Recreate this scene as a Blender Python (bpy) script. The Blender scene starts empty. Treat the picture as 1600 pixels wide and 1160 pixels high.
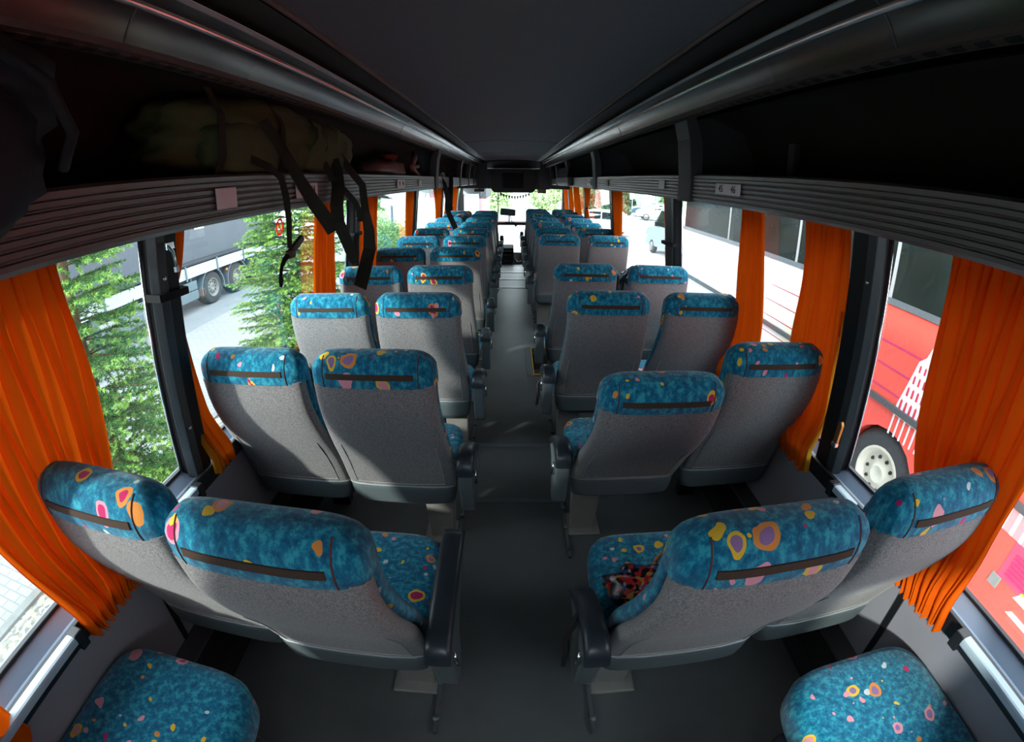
import bpy, math, random
import numpy as np
from mathutils import Vector, Matrix

SC = bpy.context.scene
COL = SC.collection

# ------------------------------------------------------------------ camera, world, sun, exposure
FMM = 15.75                       # focal length of the fisheye in mm on a 36 mm wide sensor
camd = bpy.data.cameras.new('camera')
cam = bpy.data.objects.new('camera', camd)
COL.objects.link(cam)
SC.camera = cam
camd.type = 'PANO'
camd.panorama_type = 'FISHEYE_LENS_POLYNOMIAL'
camd.sensor_width = 36.0
camd.sensor_fit = 'HORIZONTAL'
camd.fisheye_fov = math.radians(200)
PK = (1.0000779, 0.00112458, -0.06789888, 0.01548156)
camd.fisheye_polynomial_k0 = 0.0
camd.fisheye_polynomial_k1 = -PK[0] / FMM
camd.fisheye_polynomial_k2 = -PK[1] / FMM ** 2
camd.fisheye_polynomial_k3 = -PK[2] / FMM ** 3
camd.fisheye_polynomial_k4 = -PK[3] / FMM ** 4
camd.shift_y = -50.0 / 1160.0
camd.clip_start = 0.02
camd.clip_end = 500
CAM = Vector((-0.04, 0.0, 1.60))
RT = Vector((0.99996297, -0.00136254, 0.00849685))
UP = Vector((-0.00751809, 0.34209701, 0.93963457))
FW = Vector((0.00418703, 0.93966365, -0.34207409))
cam.matrix_world = Matrix(((RT.x, UP.x, -FW.x, CAM.x), (RT.y, UP.y, -FW.y, CAM.y), (RT.z, UP.z, -FW.z, CAM.z), (0, 0, 0, 1)))

world = bpy.data.worlds.new('world')
SC.world = world
world.use_nodes = True
wn = world.node_tree
wn.nodes.clear()
wo = wn.nodes.new('ShaderNodeOutputWorld')
bg = wn.nodes.new('ShaderNodeBackground')
wn.links.new(bg.outputs[0], wo.inputs[0])
bg.inputs[0].default_value = (0.86, 0.94, 1.0, 1)
bg.inputs[1].default_value = 7.5

sund = bpy.data.lights.new('sun', 'SUN')
sund.energy = 7.0
sund.angle = math.radians(3)
sund.color = (1.0, 0.95, 0.86)
sun = bpy.data.objects.new('sun', sund)
COL.objects.link(sun)
sun.location = (-6, -6, 8)
sun.rotation_euler = Vector((0.62, 0.68, -0.43)).to_track_quat('-Z', 'Y').to_euler()

vs = SC.view_settings
vs.view_transform = 'Standard'
vs.look = 'None'
vs.gamma = 1.0
vs.use_curve_mapping = False
vs.exposure = 0.0

# ------------------------------------------------------------------ helpers
ORG = {}
RND = random.Random(7)


class MB:
    def __init__(self):
        self.v = []
        self.f = []

    def add(self, vs_, fs_):
        o = len(self.v)
        self.v += [tuple(p) for p in vs_]
        self.f += [tuple(i + o for i in f) for f in fs_]
        return self

    def box(self, x0, x1, y0, y1, z0, z1):
        x0, x1 = min(x0, x1), max(x0, x1)
        y0, y1 = min(y0, y1), max(y0, y1)
        z0, z1 = min(z0, z1), max(z0, z1)
        v = [(x, y, z) for z in (z0, z1) for y in (y0, y1) for x in (x0, x1)]
        return self.add(v, [(0, 2, 3, 1), (4, 5, 7, 6), (0, 1, 5, 4), (2, 6, 7, 3), (0, 4, 6, 2), (1, 3, 7, 5)])

    def hexa(self, a, b):
        """a, b: two quads (4 points each, same order) joined into a solid"""
        return self.add(list(a) + list(b), [(3, 2, 1, 0), (4, 5, 6, 7)] + [(i, (i + 1) % 4, (i + 1) % 4 + 4, i + 4) for i in range(4)])

    def prism(self, poly, axis, a, b):
        """poly: 2-D outline in the two other axes (in xyz order), extruded along axis from a to b"""
        n = len(poly)

        def mk(p, t):
            return {'x': (t, p[0], p[1]), 'y': (p[0], t, p[1]), 'z': (p[0], p[1], t)}[axis]
        v = [mk(p, a) for p in poly] + [mk(p, b) for p in poly]
        f = [(i, (i + 1) % n, (i + 1) % n + n, i + n) for i in range(n)]
        return self.add(v, f + [tuple(range(n))[::-1], tuple(range(n, 2 * n))])

    def strip(self, poly, axis, a, b):
        """open profile extruded (no caps, not closed)"""
        n = len(poly)

        def mk(p, t):
            return {'x': (t, p[0], p[1]), 'y': (p[0], t, p[1]), 'z': (p[0], p[1], t)}[axis]
        v = [mk(p, a) for p in poly] + [mk(p, b) for p in poly]
        return self.add(v, [(i, i + 1, i + 1 + n, i + n) for i in range(n - 1)])

    def loft(self, loops, cap0=True, cap1=True):
        n = len(loops[0])
        v = [p for l in loops for p in l]
        f = []
        for k in range(len(loops) - 1):
            for i in range(n):
                j = (i + 1) % n
                f.append((k * n + i, k * n + j, (k + 1) * n + j, (k + 1) * n + i))
        if cap0:
            f.append(tuple(range(n))[::-1])
        if cap1:
            f.append(tuple((len(loops) - 1) * n + i for i in range(n)))
        return self.add(v, f)

    def tube(self, pts, r, n=8):
        pts = [Vector(p) for p in pts]
        loops = []
        ref = None
        for i, p in enumerate(pts):
            t = (pts[min(i + 1, len(pts) - 1)] - pts[max(i - 1, 0)]).normalized()
            if ref is None:
                ref = Vector((0, 0, 1)) if abs(t.z) < 0.9 else Vector((1, 0, 0))
            u = (ref - t * ref.dot(t)).normalized()
            ref = u
            w = t.cross(u)
            rr = r[i] if isinstance(r, (list, tuple)) else r
            loops.append([p + (u * math.cos(a) + w * math.sin(a)) * rr for a in [2 * math.pi * k / n for k in range(n)]])
        return self.loft(loops)

    def ribbon(self, pts, side, thick):
        """flat strap: pts centre line, side = list of half width vectors (or one), thick along the normal"""
        pts = [Vector(p) for p in pts]
        loops = []
        for i, p in enumerate(pts):
            s = Vector(side[i] if isinstance(side, list) else side)
            t = (pts[min(i + 1, len(pts) - 1)] - pts[max(i - 1, 0)]).normalized()
            n = t.cross(s)
            n = n.normalized() * thick * 0.5 if n.length > 1e-6 else Vector((thick * 0.5, 0, 0))
            loops.append([p - s - n, p + s - n, p + s + n, p - s + n])
        return self.loft(loops)

    def lathe(self, prof, c, axis='x', n=28, sgn=1, cap=True):
        """prof: list of (along, radius)"""
        loops = []
        for (h, r) in prof:
            L = []
            for k in range(n):
                a = 2 * math.pi * k / n
                p = {'x': (h * sgn, r * math.cos(a), r * math.sin(a)), 'y': (r * math.cos(a), h * sgn, r * math.sin(a)), 'z': (r * math.cos(a), r * math.sin(a), h * sgn)}[axis]
                L.append((c[0] + p[0], c[1] + p[1], c[2] + p[2]))
            loops.append(L)
        return self.loft(loops, cap, cap)

    def ball(self, c, r, nu=14, nv=9, f=None):
        loops = []
        for i in range(1, nv):
            th = math.pi * i / nv
            L = []
            for k in range(nu):
                a = 2 * math.pi * k / nu
                d = (math.sin(th) * math.cos(a), math.sin(th) * math.sin(a), -math.cos(th))
                k_ = f(d) if f else 1.0
                L.append(tuple(c[q] + r[q] * d[q] * k_ for q in range(3)))
            loops.append(L)
        return self.loft(loops)

    def build(self, name, mat, parent=None, smooth=False, bevel=0, loc=None, sub=0, autos=None):
        me = bpy.data.meshes.new(name)
        if parent is not None:
            org = ORG.get(parent.name, (0, 0, 0))
        elif loc is not None:
            org = loc
        else:
            xs, ys, zs = zip(*self.v)
            org = ((min(xs) + max(xs)) / 2, (min(ys) + max(ys)) / 2, min(zs))
        me.from_pydata([(p[0] - org[0], p[1] - org[1], p[2] - org[2]) for p in self.v], [], self.f)
        me.update()
        o = bpy.data.objects.new(name, me)
        COL.objects.link(o)
        if mat is not None:
            me.materials.append(mat)
        if smooth:
            me.polygons.foreach_set('use_smooth', [True] * len(me.polygons))
            if autos:
                me.set_sharp_from_angle(angle=math.radians(autos))
        if bevel:
            m = o.modifiers.new('bevel', 'BEVEL')
            m.width = bevel
            m.segments = 2
            m.limit_method = 'ANGLE'
        if sub:
            m = o.modifiers.new('sub', 'SUBSURF')
            m.levels = m.render_levels = sub
        if parent is not None:
            o.parent = parent
        else:
            o.location = org
        ORG[o.name] = tuple(org)
        return o


def np_mesh(name, V, F, mat, parent=None, mats=None, loc=None, smooth=False):
    """V (n,3), F (m,k) numpy arrays -> object"""
    me = bpy.data.meshes.new(name)
    org = np.array(ORG.get(parent.name, (0, 0, 0)) if parent is not None else (loc if loc is not None else (0, 0, 0)), float)
    V = np.asarray(V, float) - org
    F = np.asarray(F)
    k = F.shape[1]
    me.vertices.add(len(V))
    me.vertices.foreach_set('co', V.astype(np.float32).ravel())
    me.loops.add(F.size)
    me.loops.foreach_set('vertex_index', F.astype(np.int32).ravel())
    me.polygons.add(len(F))
    me.polygons.foreach_set('loop_start', np.arange(0, F.size, k, dtype=np.int32))
    me.update(calc_edges=True)
    me.validate()
    if smooth:
        me.polygons.foreach_set('use_smooth', [True] * len(me.polygons))
    o = bpy.data.objects.new(name, me)
    COL.objects.link(o)
    me.materials.append(mat)
    if parent is not None:
        o.parent = parent
    else:
        o.location = tuple(org)
    ORG[o.name] = tuple(org)
    return o


def tag(o, label=None, cat=None, group=None, kind=None):
    if label:
        o['label'] = label
    if cat:
        o['category'] = cat
    if group:
        o['group'] = group
    if kind:
        o['kind'] = kind
    return o


def thing(name, label, cat, loc=(0, 0, 0), group=None, kind=None):
    o = bpy.data.objects.new(name, None)
    COL.objects.link(o)
    o.empty_display_size = 0.1
    o.location = loc
    ORG[o.name] = tuple(loc)
    return tag(o, label, cat, group, kind)


def kids(o):
    return [c for c in COL.objects if c.parent == o]


def copy_tree(src, tree, loc):
    """tree: [(part, [subparts])] of the source"""
    r = src.copy()
    COL.objects.link(r)
    r.location = loc
    parts = []
    for p, subs in tree:
        c = p.copy()
        COL.objects.link(c)
        c.parent = r
        ss = []
        for s in subs:
            d = s.copy()
            COL.objects.link(d)
            d.parent = c
            ss.append(d)
        parts.append((c, ss))
    return r, parts


def text(name, body, mat, size, matrix, parent=None, extrude=0.0006):
    cu = bpy.data.curves.new(name, 'FONT')
    cu.body = body
    cu.size = size
    cu.extrude = extrude
    cu.align_x = 'CENTER'
    cu.align_y = 'CENTER'
    cu.materials.append(mat)
    tmp = bpy.data.objects.new('tmp_text', cu)
    COL.objects.link(tmp)
    dg = bpy.context.evaluated_depsgraph_get()
    me = bpy.data.meshes.new_from_object(tmp.evaluated_get(dg))
    me.materials.clear()
    me.materials.append(mat)
    bpy.data.objects.remove(tmp)
    bpy.data.curves.remove(cu)
    o = bpy.data.objects.new(name, me)
    COL.objects.link(o)
    if parent is not None:
        o.parent = parent
        o.matrix_local = Matrix.Translation(-Vector(ORG.get(parent.name, (0, 0, 0)))) @ matrix
    else:
        o.matrix_world = matrix
    return o


def lerp(tab, t):
    if t <= tab[0][0]:
        return tab[0][1]
    for (a, va), (b, vb) in zip(tab, tab[1:]):
        if t <= b:
            return va + (vb - va) * (t - a) / (b - a)
    return tab[-1][1]


def smooth_lerp(tab, t):
    """Catmull-Rom through a table of (t, v)"""
    if t <= tab[0][0]:
        return tab[0][1]
    if t >= tab[-1][0]:
        return tab[-1][1]
    for i in range(len(tab) - 1):
        if t <= tab[i + 1][0]:
            a, b = tab[i], tab[i + 1]
            p, q = tab[max(i - 1, 0)], tab[min(i + 2, len(tab) - 1)]
            h = b[0] - a[0]
            m0 = (b[1] - p[1]) / (b[0] - p[0])
            m1 = (q[1] - a[1]) / (q[0] - a[0])
            u = (t - a[0]) / h
            return (2 * u ** 3 - 3 * u * u + 1) * a[1] + (u ** 3 - 2 * u * u + u) * h * m0 + (-2 * u ** 3 + 3 * u * u) * b[1] + (u ** 3 - u * u) * h * m1


def sell(xc, yc, hx, hy, z, n=28, e=4.0):
    """superellipse loop in a horizontal plane"""
    L = []
    for k in range(n):
        a = 2 * math.pi * (k + 0.5) / n
        c, s = math.cos(a), math.sin(a)
        L.append((xc + hx * math.copysign(abs(c) ** (2 / e), c), yc + hy * math.copysign(abs(s) ** (2 / e), s), z))
    return L


# ------------------------------------------------------------------ materials
def newmat(name):
    m = bpy.data.materials.new(name)
    m.use_nodes = True
    nt = m.node_tree
    nt.nodes.clear()
    out = nt.nodes.new('ShaderNodeOutputMaterial')
    return m, nt, out


def N(nt, typ, **kw):
    n = nt.nodes.new(typ)
    for k, v in kw.items():
        if k in n.inputs:
            n.inputs[k].default_value = v
        else:
            setattr(n, k, v)
    return n


def simple(name, col, rough=0.6, metal=0.0, noise=0.12, nscale=30.0, bump=0.0, bscale=200.0, spec=0.5, coat=0.0):
    m, nt, out = newmat(name)
    b = N(nt, 'ShaderNodeBsdfPrincipled')
    b.inputs['Roughness'].default_value = rough
    b.inputs['Metallic'].default_value = metal
    b.inputs['Specular IOR Level'].default_value = spec
    b.inputs['Coat Weight'].default_value = coat
    tc = N(nt, 'ShaderNodeTexCoord')
    nz = N(nt, 'ShaderNodeTexNoise')
    nz.inputs['Scale'].default_value = nscale
    nz.inputs['Detail'].default_value = 4
    nt.links.new(tc.outputs['Object'], nz.inputs['Vector'])
    mx = N(nt, 'ShaderNodeMix', data_type='RGBA')
    mx.inputs['A'].default_value = tuple(c * (1 - noise) for c in col) + (1,)
    mx.inputs['B'].default_value = tuple(min(1, c * (1 + noise)) for c in col) + (1,)
    nt.links.new(nz.outputs['Fac'], mx.inputs['Factor'])
    nt.links.new(mx.outputs['Result'], b.inputs['Base Color'])
    if bump:
        n2 = N(nt, 'ShaderNodeTexNoise')
        n2.inputs['Scale'].default_value = bscale
        nt.links.new(tc.outputs['Object'], n2.inputs['Vector'])
        bp = N(nt, 'ShaderNodeBump')
        bp.inputs['Strength'].default_value = bump
        bp.inputs['Distance'].default_value = 0.004
        nt.links.new(n2.outputs['Fac'], bp.inputs['Height'])
        nt.links.new(bp.outputs['Normal'], b.inputs['Normal'])
    nt.links.new(b.outputs[0], out.inputs[0])
    return m


def math_node(nt, op, a, b=None, clamp=False):
    n = N(nt, 'ShaderNodeMath', operation=op)
    n.use_clamp = clamp
    for i, x in enumerate((a, b)):
        if x is None:
            continue
        if isinstance(x, (int, float)):
            n.inputs[i].default_value = x
        else:
            nt.links.new(x, n.inputs[i])
    return n.outputs[0]


def mixc(nt, fac, a, b):
    n = N(nt, 'ShaderNodeMix', data_type='RGBA')
    for key, x in (('Factor', fac), ('A', a), ('B', b)):
        if isinstance(x, (int, float)):
            n.inputs[key].default_value = x
        elif isinstance(x, tuple):
            n.inputs[key].default_value = x if len(x) == 4 else x + (1,)
        else:
            nt.links.new(x, n.inputs[key])
    return n.outputs['Result']


def fabric_teal():
    """moquette: teal ground with brushed lighter and darker patches, rings and flecks in magenta, yellow, pink"""
    m, nt, out = newmat('teal_moquette')
    b = N(nt, 'ShaderNodeBsdfPrincipled')
    b.inputs['Roughness'].default_value = 0.85
    b.inputs['Sheen Weight'].default_value = 0.25
    b.inputs['Specular IOR Level'].default_value = 0.2
    tc = N(nt, 'ShaderNodeTexCoord')
    oi = N(nt, 'ShaderNodeObjectInfo')
    off = N(nt, 'ShaderNodeVectorMath', operation='SCALE')
    off.inputs[0].default_value = (3.7, 2.1, 1.3)
    nt.links.new(oi.outputs['Random'], off.inputs['Scale'])
    add = N(nt, 'ShaderNodeVectorMath', operation='ADD')
    nt.links.new(tc.outputs['Object'], add.inputs[0])
    nt.links.new(off.outputs[0], add.inputs[1])
    co = add.outputs[0]
    # ground
    mp = N(nt, 'ShaderNodeMapping')
    mp.inputs['Scale'].default_value = (1, 1, 0.55)
    nt.links.new(co, mp.inputs['Vector'])
    n1 = N(nt, 'ShaderNodeTexNoise')
    n1.inputs['Scale'].default_value = 55
    n1.inputs['Detail'].default_value = 5
    n1.inputs['Roughness'].default_value = 0.7
    nt.links.new(mp.outputs[0], n1.inputs['Vector'])
    cr = N(nt, 'ShaderNodeValToRGB')
    e = cr.color_ramp.elements
    e[0].position = 0.36
    e[0].color = (0.0012, 0.085, 0.165, 1)
    e[1].position = 0.62
    e[1].color = (0.030, 0.34, 0.44, 1)
    k = e.new(0.50)
    k.color = (0.0015, 0.16, 0.29, 1)
    nt.links.new(n1.outputs['Fac'], cr.inputs[0])
    col = cr.outputs[0]
    # distortion
    nd = N(nt, 'ShaderNodeTexNoise')
    nd.inputs['Scale'].default_value = 14
    nt.links.new(co, nd.inputs['Vector'])
    ds = N(nt, 'ShaderNodeVectorMath', operation='SCALE')
    ds.inputs['Scale'].default_value = 0.045
    nt.links.new(nd.outputs['Color'], ds.inputs[0])
    da = N(nt, 'ShaderNodeVectorMath', operation='ADD')
    nt.links.new(co, da.inputs[0])
    nt.links.new(ds.outputs[0], da.inputs[1])

    def spots(scale, stretch, present, r_in, r_out, seed):
        mpp = N(nt, 'ShaderNodeMapping')
        mpp.inputs['Scale'].default_value = stretch
        mpp.inputs['Location'].default_value = (seed, seed * 1.7, seed * 0.3)
        nt.links.new(da.outputs[0], mpp.inputs['Vector'])
        vo = N(nt, 'ShaderNodeTexVoronoi')
        vo.inputs['Scale'].default_value = scale
        vo.inputs['Randomness'].default_value = 0.9
        nt.links.new(mpp.outputs[0], vo.inputs['Vector'])
        sep = N(nt, 'ShaderNodeSeparateColor')
        nt.links.new(vo.outputs['Color'], sep.inputs[0])
        on = math_node(nt, 'LESS_THAN', sep.outputs[0], present)
        ins = math_node(nt, 'MULTIPLY', math_node(nt, 'LESS_THAN', vo.outputs['Distance'], r_in), on)
        outr = math_node(nt, 'MULTIPLY', math_node(nt, 'LESS_THAN', vo.outputs['Distance'], r_out), on)
        return ins, outr, sep.outputs[1], sep.outputs[2]

    def ramp(fac, cols):
        r = N(nt, 'ShaderNodeValToRGB')
        r.color_ramp.interpolation = 'CONSTANT'
        el = r.color_ramp.elements
        el[0].position = 0
        el[0].color = cols[0] + (1,)
        el[1].position = 1.0 / len(cols)
        el[1].color = cols[1] + (1,)
        for i, c in enumerate(cols[2:]):
            q = el.new((i + 2) / len(cols))
            q.color = c + (1,)
        nt.links.new(fac, r.inputs[0])
        return r.outputs[0]
    MAG, YEL, PNK, PUR, ORA, PAL = (0.50, 0.015, 0.13), (0.80, 0.50, 0.03), (0.75, 0.30, 0.38), (0.28, 0.16, 0.36), (0.72, 0.26, 0.05), (0.55, 0.66, 0.68)
    i1, o1, g1, b1 = spots(11.0, (1, 1, 0.72), 0.60, 0.165, 0.25, 1.3)
    col = mixc(nt, o1, col, ramp(g1, [YEL, PNK, PNK, YEL, ORA]))
    col = mixc(nt, i1, col, ramp(b1, [MAG, PUR, MAG, MAG, PNK]))
    i2, o2, g2, b2 = spots(30.0, (1, 1, 0.55), 0.28, 0.2, 0.27, 5.1)
    col = mixc(nt, o2, col, ramp(g2, [YEL, PNK, MAG, ORA, PAL, YEL, PNK]))
    nt.links.new(col, b.inputs['Base Color'])
    n3 = N(nt, 'ShaderNodeTexNoise')
    n3.inputs['Scale'].default_value = 500
    nt.links.new(tc.outputs['Object'], n3.inputs['Vector'])
    bp = N(nt, 'ShaderNodeBump')
    bp.inputs['Strength'].default_value = 0.25
    bp.inputs['Distance'].default_value = 0.002
    nt.links.new(n3.outputs['Fac'], bp.inputs['Height'])
    nt.links.new(bp.outputs[0], b.inputs['Normal'])
    nt.links.new(b.outputs[0], out.inputs[0])
    return m


def grey_cloth():
    m, nt, out = newmat('grey_carpet_cloth')
    b = N(nt, 'ShaderNodeBsdfPrincipled')
    b.inputs['Roughness'].default_value = 0.95
    b.inputs['Specular IOR Level'].default_value = 0.15
    b.inputs['Sheen Weight'].default_value = 0.15
    tc = N(nt, 'ShaderNodeTexCoord')
    n1 = N(nt, 'ShaderNodeTexNoise')
    n1.inputs['Scale'].default_value = 240
    n1.inputs['Detail'].default_value = 2
    nt.links.new(tc.outputs['Object'], n1.inputs['Vector'])
    cr = N(nt, 'ShaderNodeValToRGB')
    cr.color_ramp.elements[0].position = 0.3
    cr.color_ramp.elements[0].color = (0.13, 0.128, 0.135, 1)
    cr.color_ramp.elements[1].position = 0.7
    cr.color_ramp.elements[1].color = (0.32, 0.31, 0.315, 1)
    nt.links.new(n1.outputs['Fac'], cr.inputs[0])
    n2 = N(nt, 'ShaderNodeTexNoise')
    n2.inputs['Scale'].default_value = 4
    n2.inputs['Detail'].default_value = 3
    nt.links.new(tc.outputs['Object'], n2.inputs['Vector'])
    col = mixc(nt, math_node(nt, 'MULTIPLY', n2.outputs['Fac'], 0.25), cr.outputs[0], (0.17, 0.15, 0.14))
    nt.links.new(col, b.inputs['Base Color'])
    nt.links.new(b.outputs[0], out.inputs[0])
    return m


def glass_mat(name, tint, refl=1.4):
    m, nt, out = newmat(name)
    tr = N(nt, 'ShaderNodeBsdfTransparent')
    tr.inputs[0].default_value = tint + (1,)
    gl = N(nt, 'ShaderNodeBsdfGlossy')
    gl.inputs['Roughness'].default_value = 0.02
    fr = N(nt, 'ShaderNodeFresnel')
    fr.inputs['IOR'].default_value = 1.5
    ge = N(nt, 'ShaderNodeNewGeometry')
    f = math_node(nt, 'MULTIPLY', fr.outputs[0], math_node(nt, 'SUBTRACT', 1.0, ge.outputs['Backfacing']))
    f = math_node(nt, 'MULTIPLY', f, refl)
    f = math_node(nt, 'MINIMUM', f, 0.75)
    mx = N(nt, 'ShaderNodeMixShader')
    nt.links.new(f, mx.inputs[0])
    nt.links.new(tr.outputs[0], mx.inputs[1])
    nt.links.new(gl.outputs[0], mx.inputs[2])
    nt.links.new(mx.outputs[0], out.inputs[0])
    return m


def cloth_translucent(name, col, tcol, trans=0.5, clear=0.0):
    m, nt, out = newmat(name)
    tc = N(nt, 'ShaderNodeTexCoord')
    n1 = N(nt, 'ShaderNodeTexNoise')
    n1.inputs['Scale'].default_value = 9
    n1.inputs['Detail'].default_value = 5
    nt.links.new(tc.outputs['Object'], n1.inputs['Vector'])
    cc = mixc(nt, n1.outputs['Fac'], tuple(c * 0.86 for c in col), tuple(min(1, c * 1.14) for c in col))
    d = N(nt, 'ShaderNodeBsdfDiffuse')
    nt.links.new(cc, d.inputs[0])
    t = N(nt, 'ShaderNodeBsdfTranslucent')
    t.inputs[0].default_value = tcol + (1,)
    mx = N(nt, 'ShaderNodeMixShader')
    mx.inputs[0].default_value = trans
    nt.links.new(d.outputs[0], mx.inputs[1])
    nt.links.new(t.outputs[0], mx.inputs[2])
    res = mx.outputs[0]
    if clear:
        tr = N(nt, 'ShaderNodeBsdfTransparent')
        tr.inputs[0].default_value = (1.0, 0.86, 0.35, 1)
        m2 = N(nt, 'ShaderNodeMixShader')
        m2.inputs[0].default_value = clear
        nt.links.new(res, m2.inputs[1])
        nt.links.new(tr.outputs[0], m2.inputs[2])
        res = m2.outputs[0]
    nt.links.new(res, out.inputs[0])
    return m


def patches(name, cols, scale, rough=0.8, w=1.0):
    """irregular patches of several colours (gravel, paving, pouch print)"""
    m, nt, out = newmat(name)
    b = N(nt, 'ShaderNodeBsdfPrincipled')
    b.inputs['Roughness'].default_value = rough
    tc = N(nt, 'ShaderNodeTexCoord')
    vo = N(nt, 'ShaderNodeTexVoronoi')
    vo.inputs['Scale'].default_value = scale
    nt.links.new(tc.outputs['Object'], vo.inputs['Vector'])
    sep = N(nt, 'ShaderNodeSeparateColor')
    nt.links.new(vo.outputs['Color'], sep.inputs[0])
    r = N(nt, 'ShaderNodeValToRGB')
    r.color_ramp.interpolation = 'CONSTANT'
    el = r.color_ramp.elements
    el[0].position = 0
    el[0].color = cols[0] + (1,)
    el[1].position = 1 / len(cols)
    el[1].color = cols[1] + (1,)
    for i, c in enumerate(cols[2:]):
        q = el.new((i + 2) / len(cols))
        q.color = c + (1,)
    nt.links.new(sep.outputs[0], r.inputs[0])
    nt.links.new(r.outputs[0], b.inputs['Base Color'])
    nt.links.new(b.outputs[0], out.inputs[0])
    return m


def paving_mat(name, col, joint, bw, bh):
    m, nt, out = newmat(name)
    b = N(nt, 'ShaderNodeBsdfPrincipled')
    b.inputs['Roughness'].default_value = 0.9
    tc = N(nt, 'ShaderNodeTexCoord')
    br = N(nt, 'ShaderNodeTexBrick')
    br.inputs['Scale'].default_value = 1.0
    br.inputs['Brick Width'].default_value = bw
    br.inputs['Row Height'].default_value = bh
    br.inputs['Mortar Size'].default_value = 0.008
    br.inputs['Color1'].default_value = tuple(c * 0.93 for c in col) + (1,)
    br.inputs['Color2'].default_value = tuple(min(1, c * 1.07) for c in col) + (1,)
    br.inputs['Mortar'].default_value = joint + (1,)
    nt.links.new(tc.outputs['Object'], br.inputs['Vector'])
    n1 = N(nt, 'ShaderNodeTexNoise')
    n1.inputs['Scale'].default_value = 0.6
    n1.inputs['Detail'].default_value = 6
    nt.links.new(tc.outputs['Object'], n1.inputs['Vector'])
    c = mixc(nt, math_node(nt, 'MULTIPLY', n1.outputs['Fac'], 0.35), br.outputs['Color'], tuple(x * 0.62 for x in col))
    nt.links.new(c, b.inputs['Base Color'])
    nt.links.new(b.outputs[0], out.inputs[0])
    return m


def slot_mat():
    m, nt, out = newmat('dashed_vent_slots')
    b = N(nt, 'ShaderNodeBsdfPrincipled')
    b.inputs['Roughness'].default_value = 0.7
    tc = N(nt, 'ShaderNodeTexCoord')
    sx = N(nt, 'ShaderNodeSeparateXYZ')
    nt.links.new(tc.outputs['Object'], sx.inputs[0])
    f = math_node(nt, 'GREATER_THAN', math_node(nt, 'FRACT', math_node(nt, 'MULTIPLY', sx.outputs[1], 19.0)), 0.45)
    nt.links.new(mixc(nt, f, (0.07, 0.058, 0.05), (0.003, 0.003, 0.003)), b.inputs['Base Color'])
    nt.links.new(b.outputs[0], out.inputs[0])
    return m


M = {}
M['slots'] = slot_mat()
M['teal'] = fabric_teal()
M['cloth'] = grey_cloth()
M['shell'] = simple('grey_seat_plastic', (0.10, 0.125, 0.135), 0.42, noise=0.08, nscale=60)
M['shell_edge'] = simple('pale_plastic_edge', (0.30, 0.33, 0.34), 0.4, noise=0.05)
M['seam'] = simple('grey_seam_piping', (0.30, 0.30, 0.31), 0.7)
M['pad'] = simple('dark_slate_vinyl', (0.022, 0.030, 0.040), 0.35, noise=0.1)
M['pipe'] = simple('dark_red_piping', (0.10, 0.03, 0.03), 0.8)
M['brown'] = simple('brown_hook_tape', (0.055, 0.032, 0.022), 0.95, noise=0.2, nscale=200)
M['leg'] = simple('warm_grey_metal', (0.30, 0.29, 0.27), 0.45, metal=0.3)
M['chrome'] = simple('chrome', (0.75, 0.76, 0.78), 0.15, metal=1.0, noise=0.03)
M['floor'] = simple('dark_vinyl_floor', (0.10, 0.108, 0.11), 0.42, noise=0.25, nscale=7, bump=0.05, bscale=400)
M['floor_trim'] = simple('steel_floor_strip', (0.19, 0.21, 0.23), 0.35, metal=0.6)
M['yellow_trim'] = simple('yellow_step_edge', (0.42, 0.28, 0.03), 0.5)
M['well'] = simple('dark_step_well', (0.035, 0.026, 0.024), 0.8)
M['wall'] = simple('grey_wall_laminate', (0.25, 0.25, 0.285), 0.55, noise=0.06, nscale=12)
M['black'] = simple('black_trim', (0.008, 0.009, 0.011), 0.4)
M['blackmat'] = simple('matt_black', (0.006, 0.006, 0.008), 0.85)
M['pillar'] = simple('black_pillar_vinyl', (0.007, 0.008, 0.010), 0.5, spec=0.3)
M['pillar_strip'] = simple('slate_pillar_strip', (0.035, 0.044, 0.05), 0.35)
M['sill'] = simple('blue_grey_sill_metal', (0.20, 0.25, 0.34), 0.42, metal=0.2, noise=0.05)
M['sillbar'] = simple('pale_blue_plastic', (0.38, 0.47, 0.55), 0.4, noise=0.05)
M['fascia'] = simple('ribbed_grey_profile', (0.125, 0.112, 0.108), 0.38, metal=0.25, noise=0.08, nscale=4)
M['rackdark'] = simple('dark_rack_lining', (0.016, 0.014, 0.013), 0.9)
M['divider'] = simple('charcoal_rack_divider', (0.055, 0.056, 0.06), 0.6)
M['duct'] = simple('satin_duct_panel', (0.055, 0.053, 0.051), 0.24, metal=0.5, noise=0.06, nscale=3)
M['satin'] = simple('highlight_aluminium', (0.78, 0.77, 0.75), 0.33, metal=0.9, noise=0.05)  # bright metal that carries the painted highlight line of the ducts
M['ceiling'] = simple('charcoal_ceiling_carpet', (0.105, 0.105, 0.115), 0.95, noise=0.1, nscale=90)
M['console'] = simple('dark_console_plastic', (0.020, 0.017, 0.015), 0.55)
M['screen'] = simple('dark_screen_glass', (0.004, 0.005, 0.008), 0.45, spec=0.15)
M['plate'] = simple('pale_label_plate', (0.80, 0.72, 0.74), 0.5, noise=0.1)
M['print'] = simple('dark_print', (0.02, 0.02, 0.03), 0.6)
M['orange'] = cloth_translucent('orange_curtain_cloth', (0.64, 0.098, 0.005), (0.70, 0.098, 0.004), 0.16)
M['sheer'] = cloth_translucent('thin_gold_curtain_cloth', (0.72, 0.36, 0.02), (0.9, 0.5, 0.05), 0.6, clear=0.5)
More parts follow.
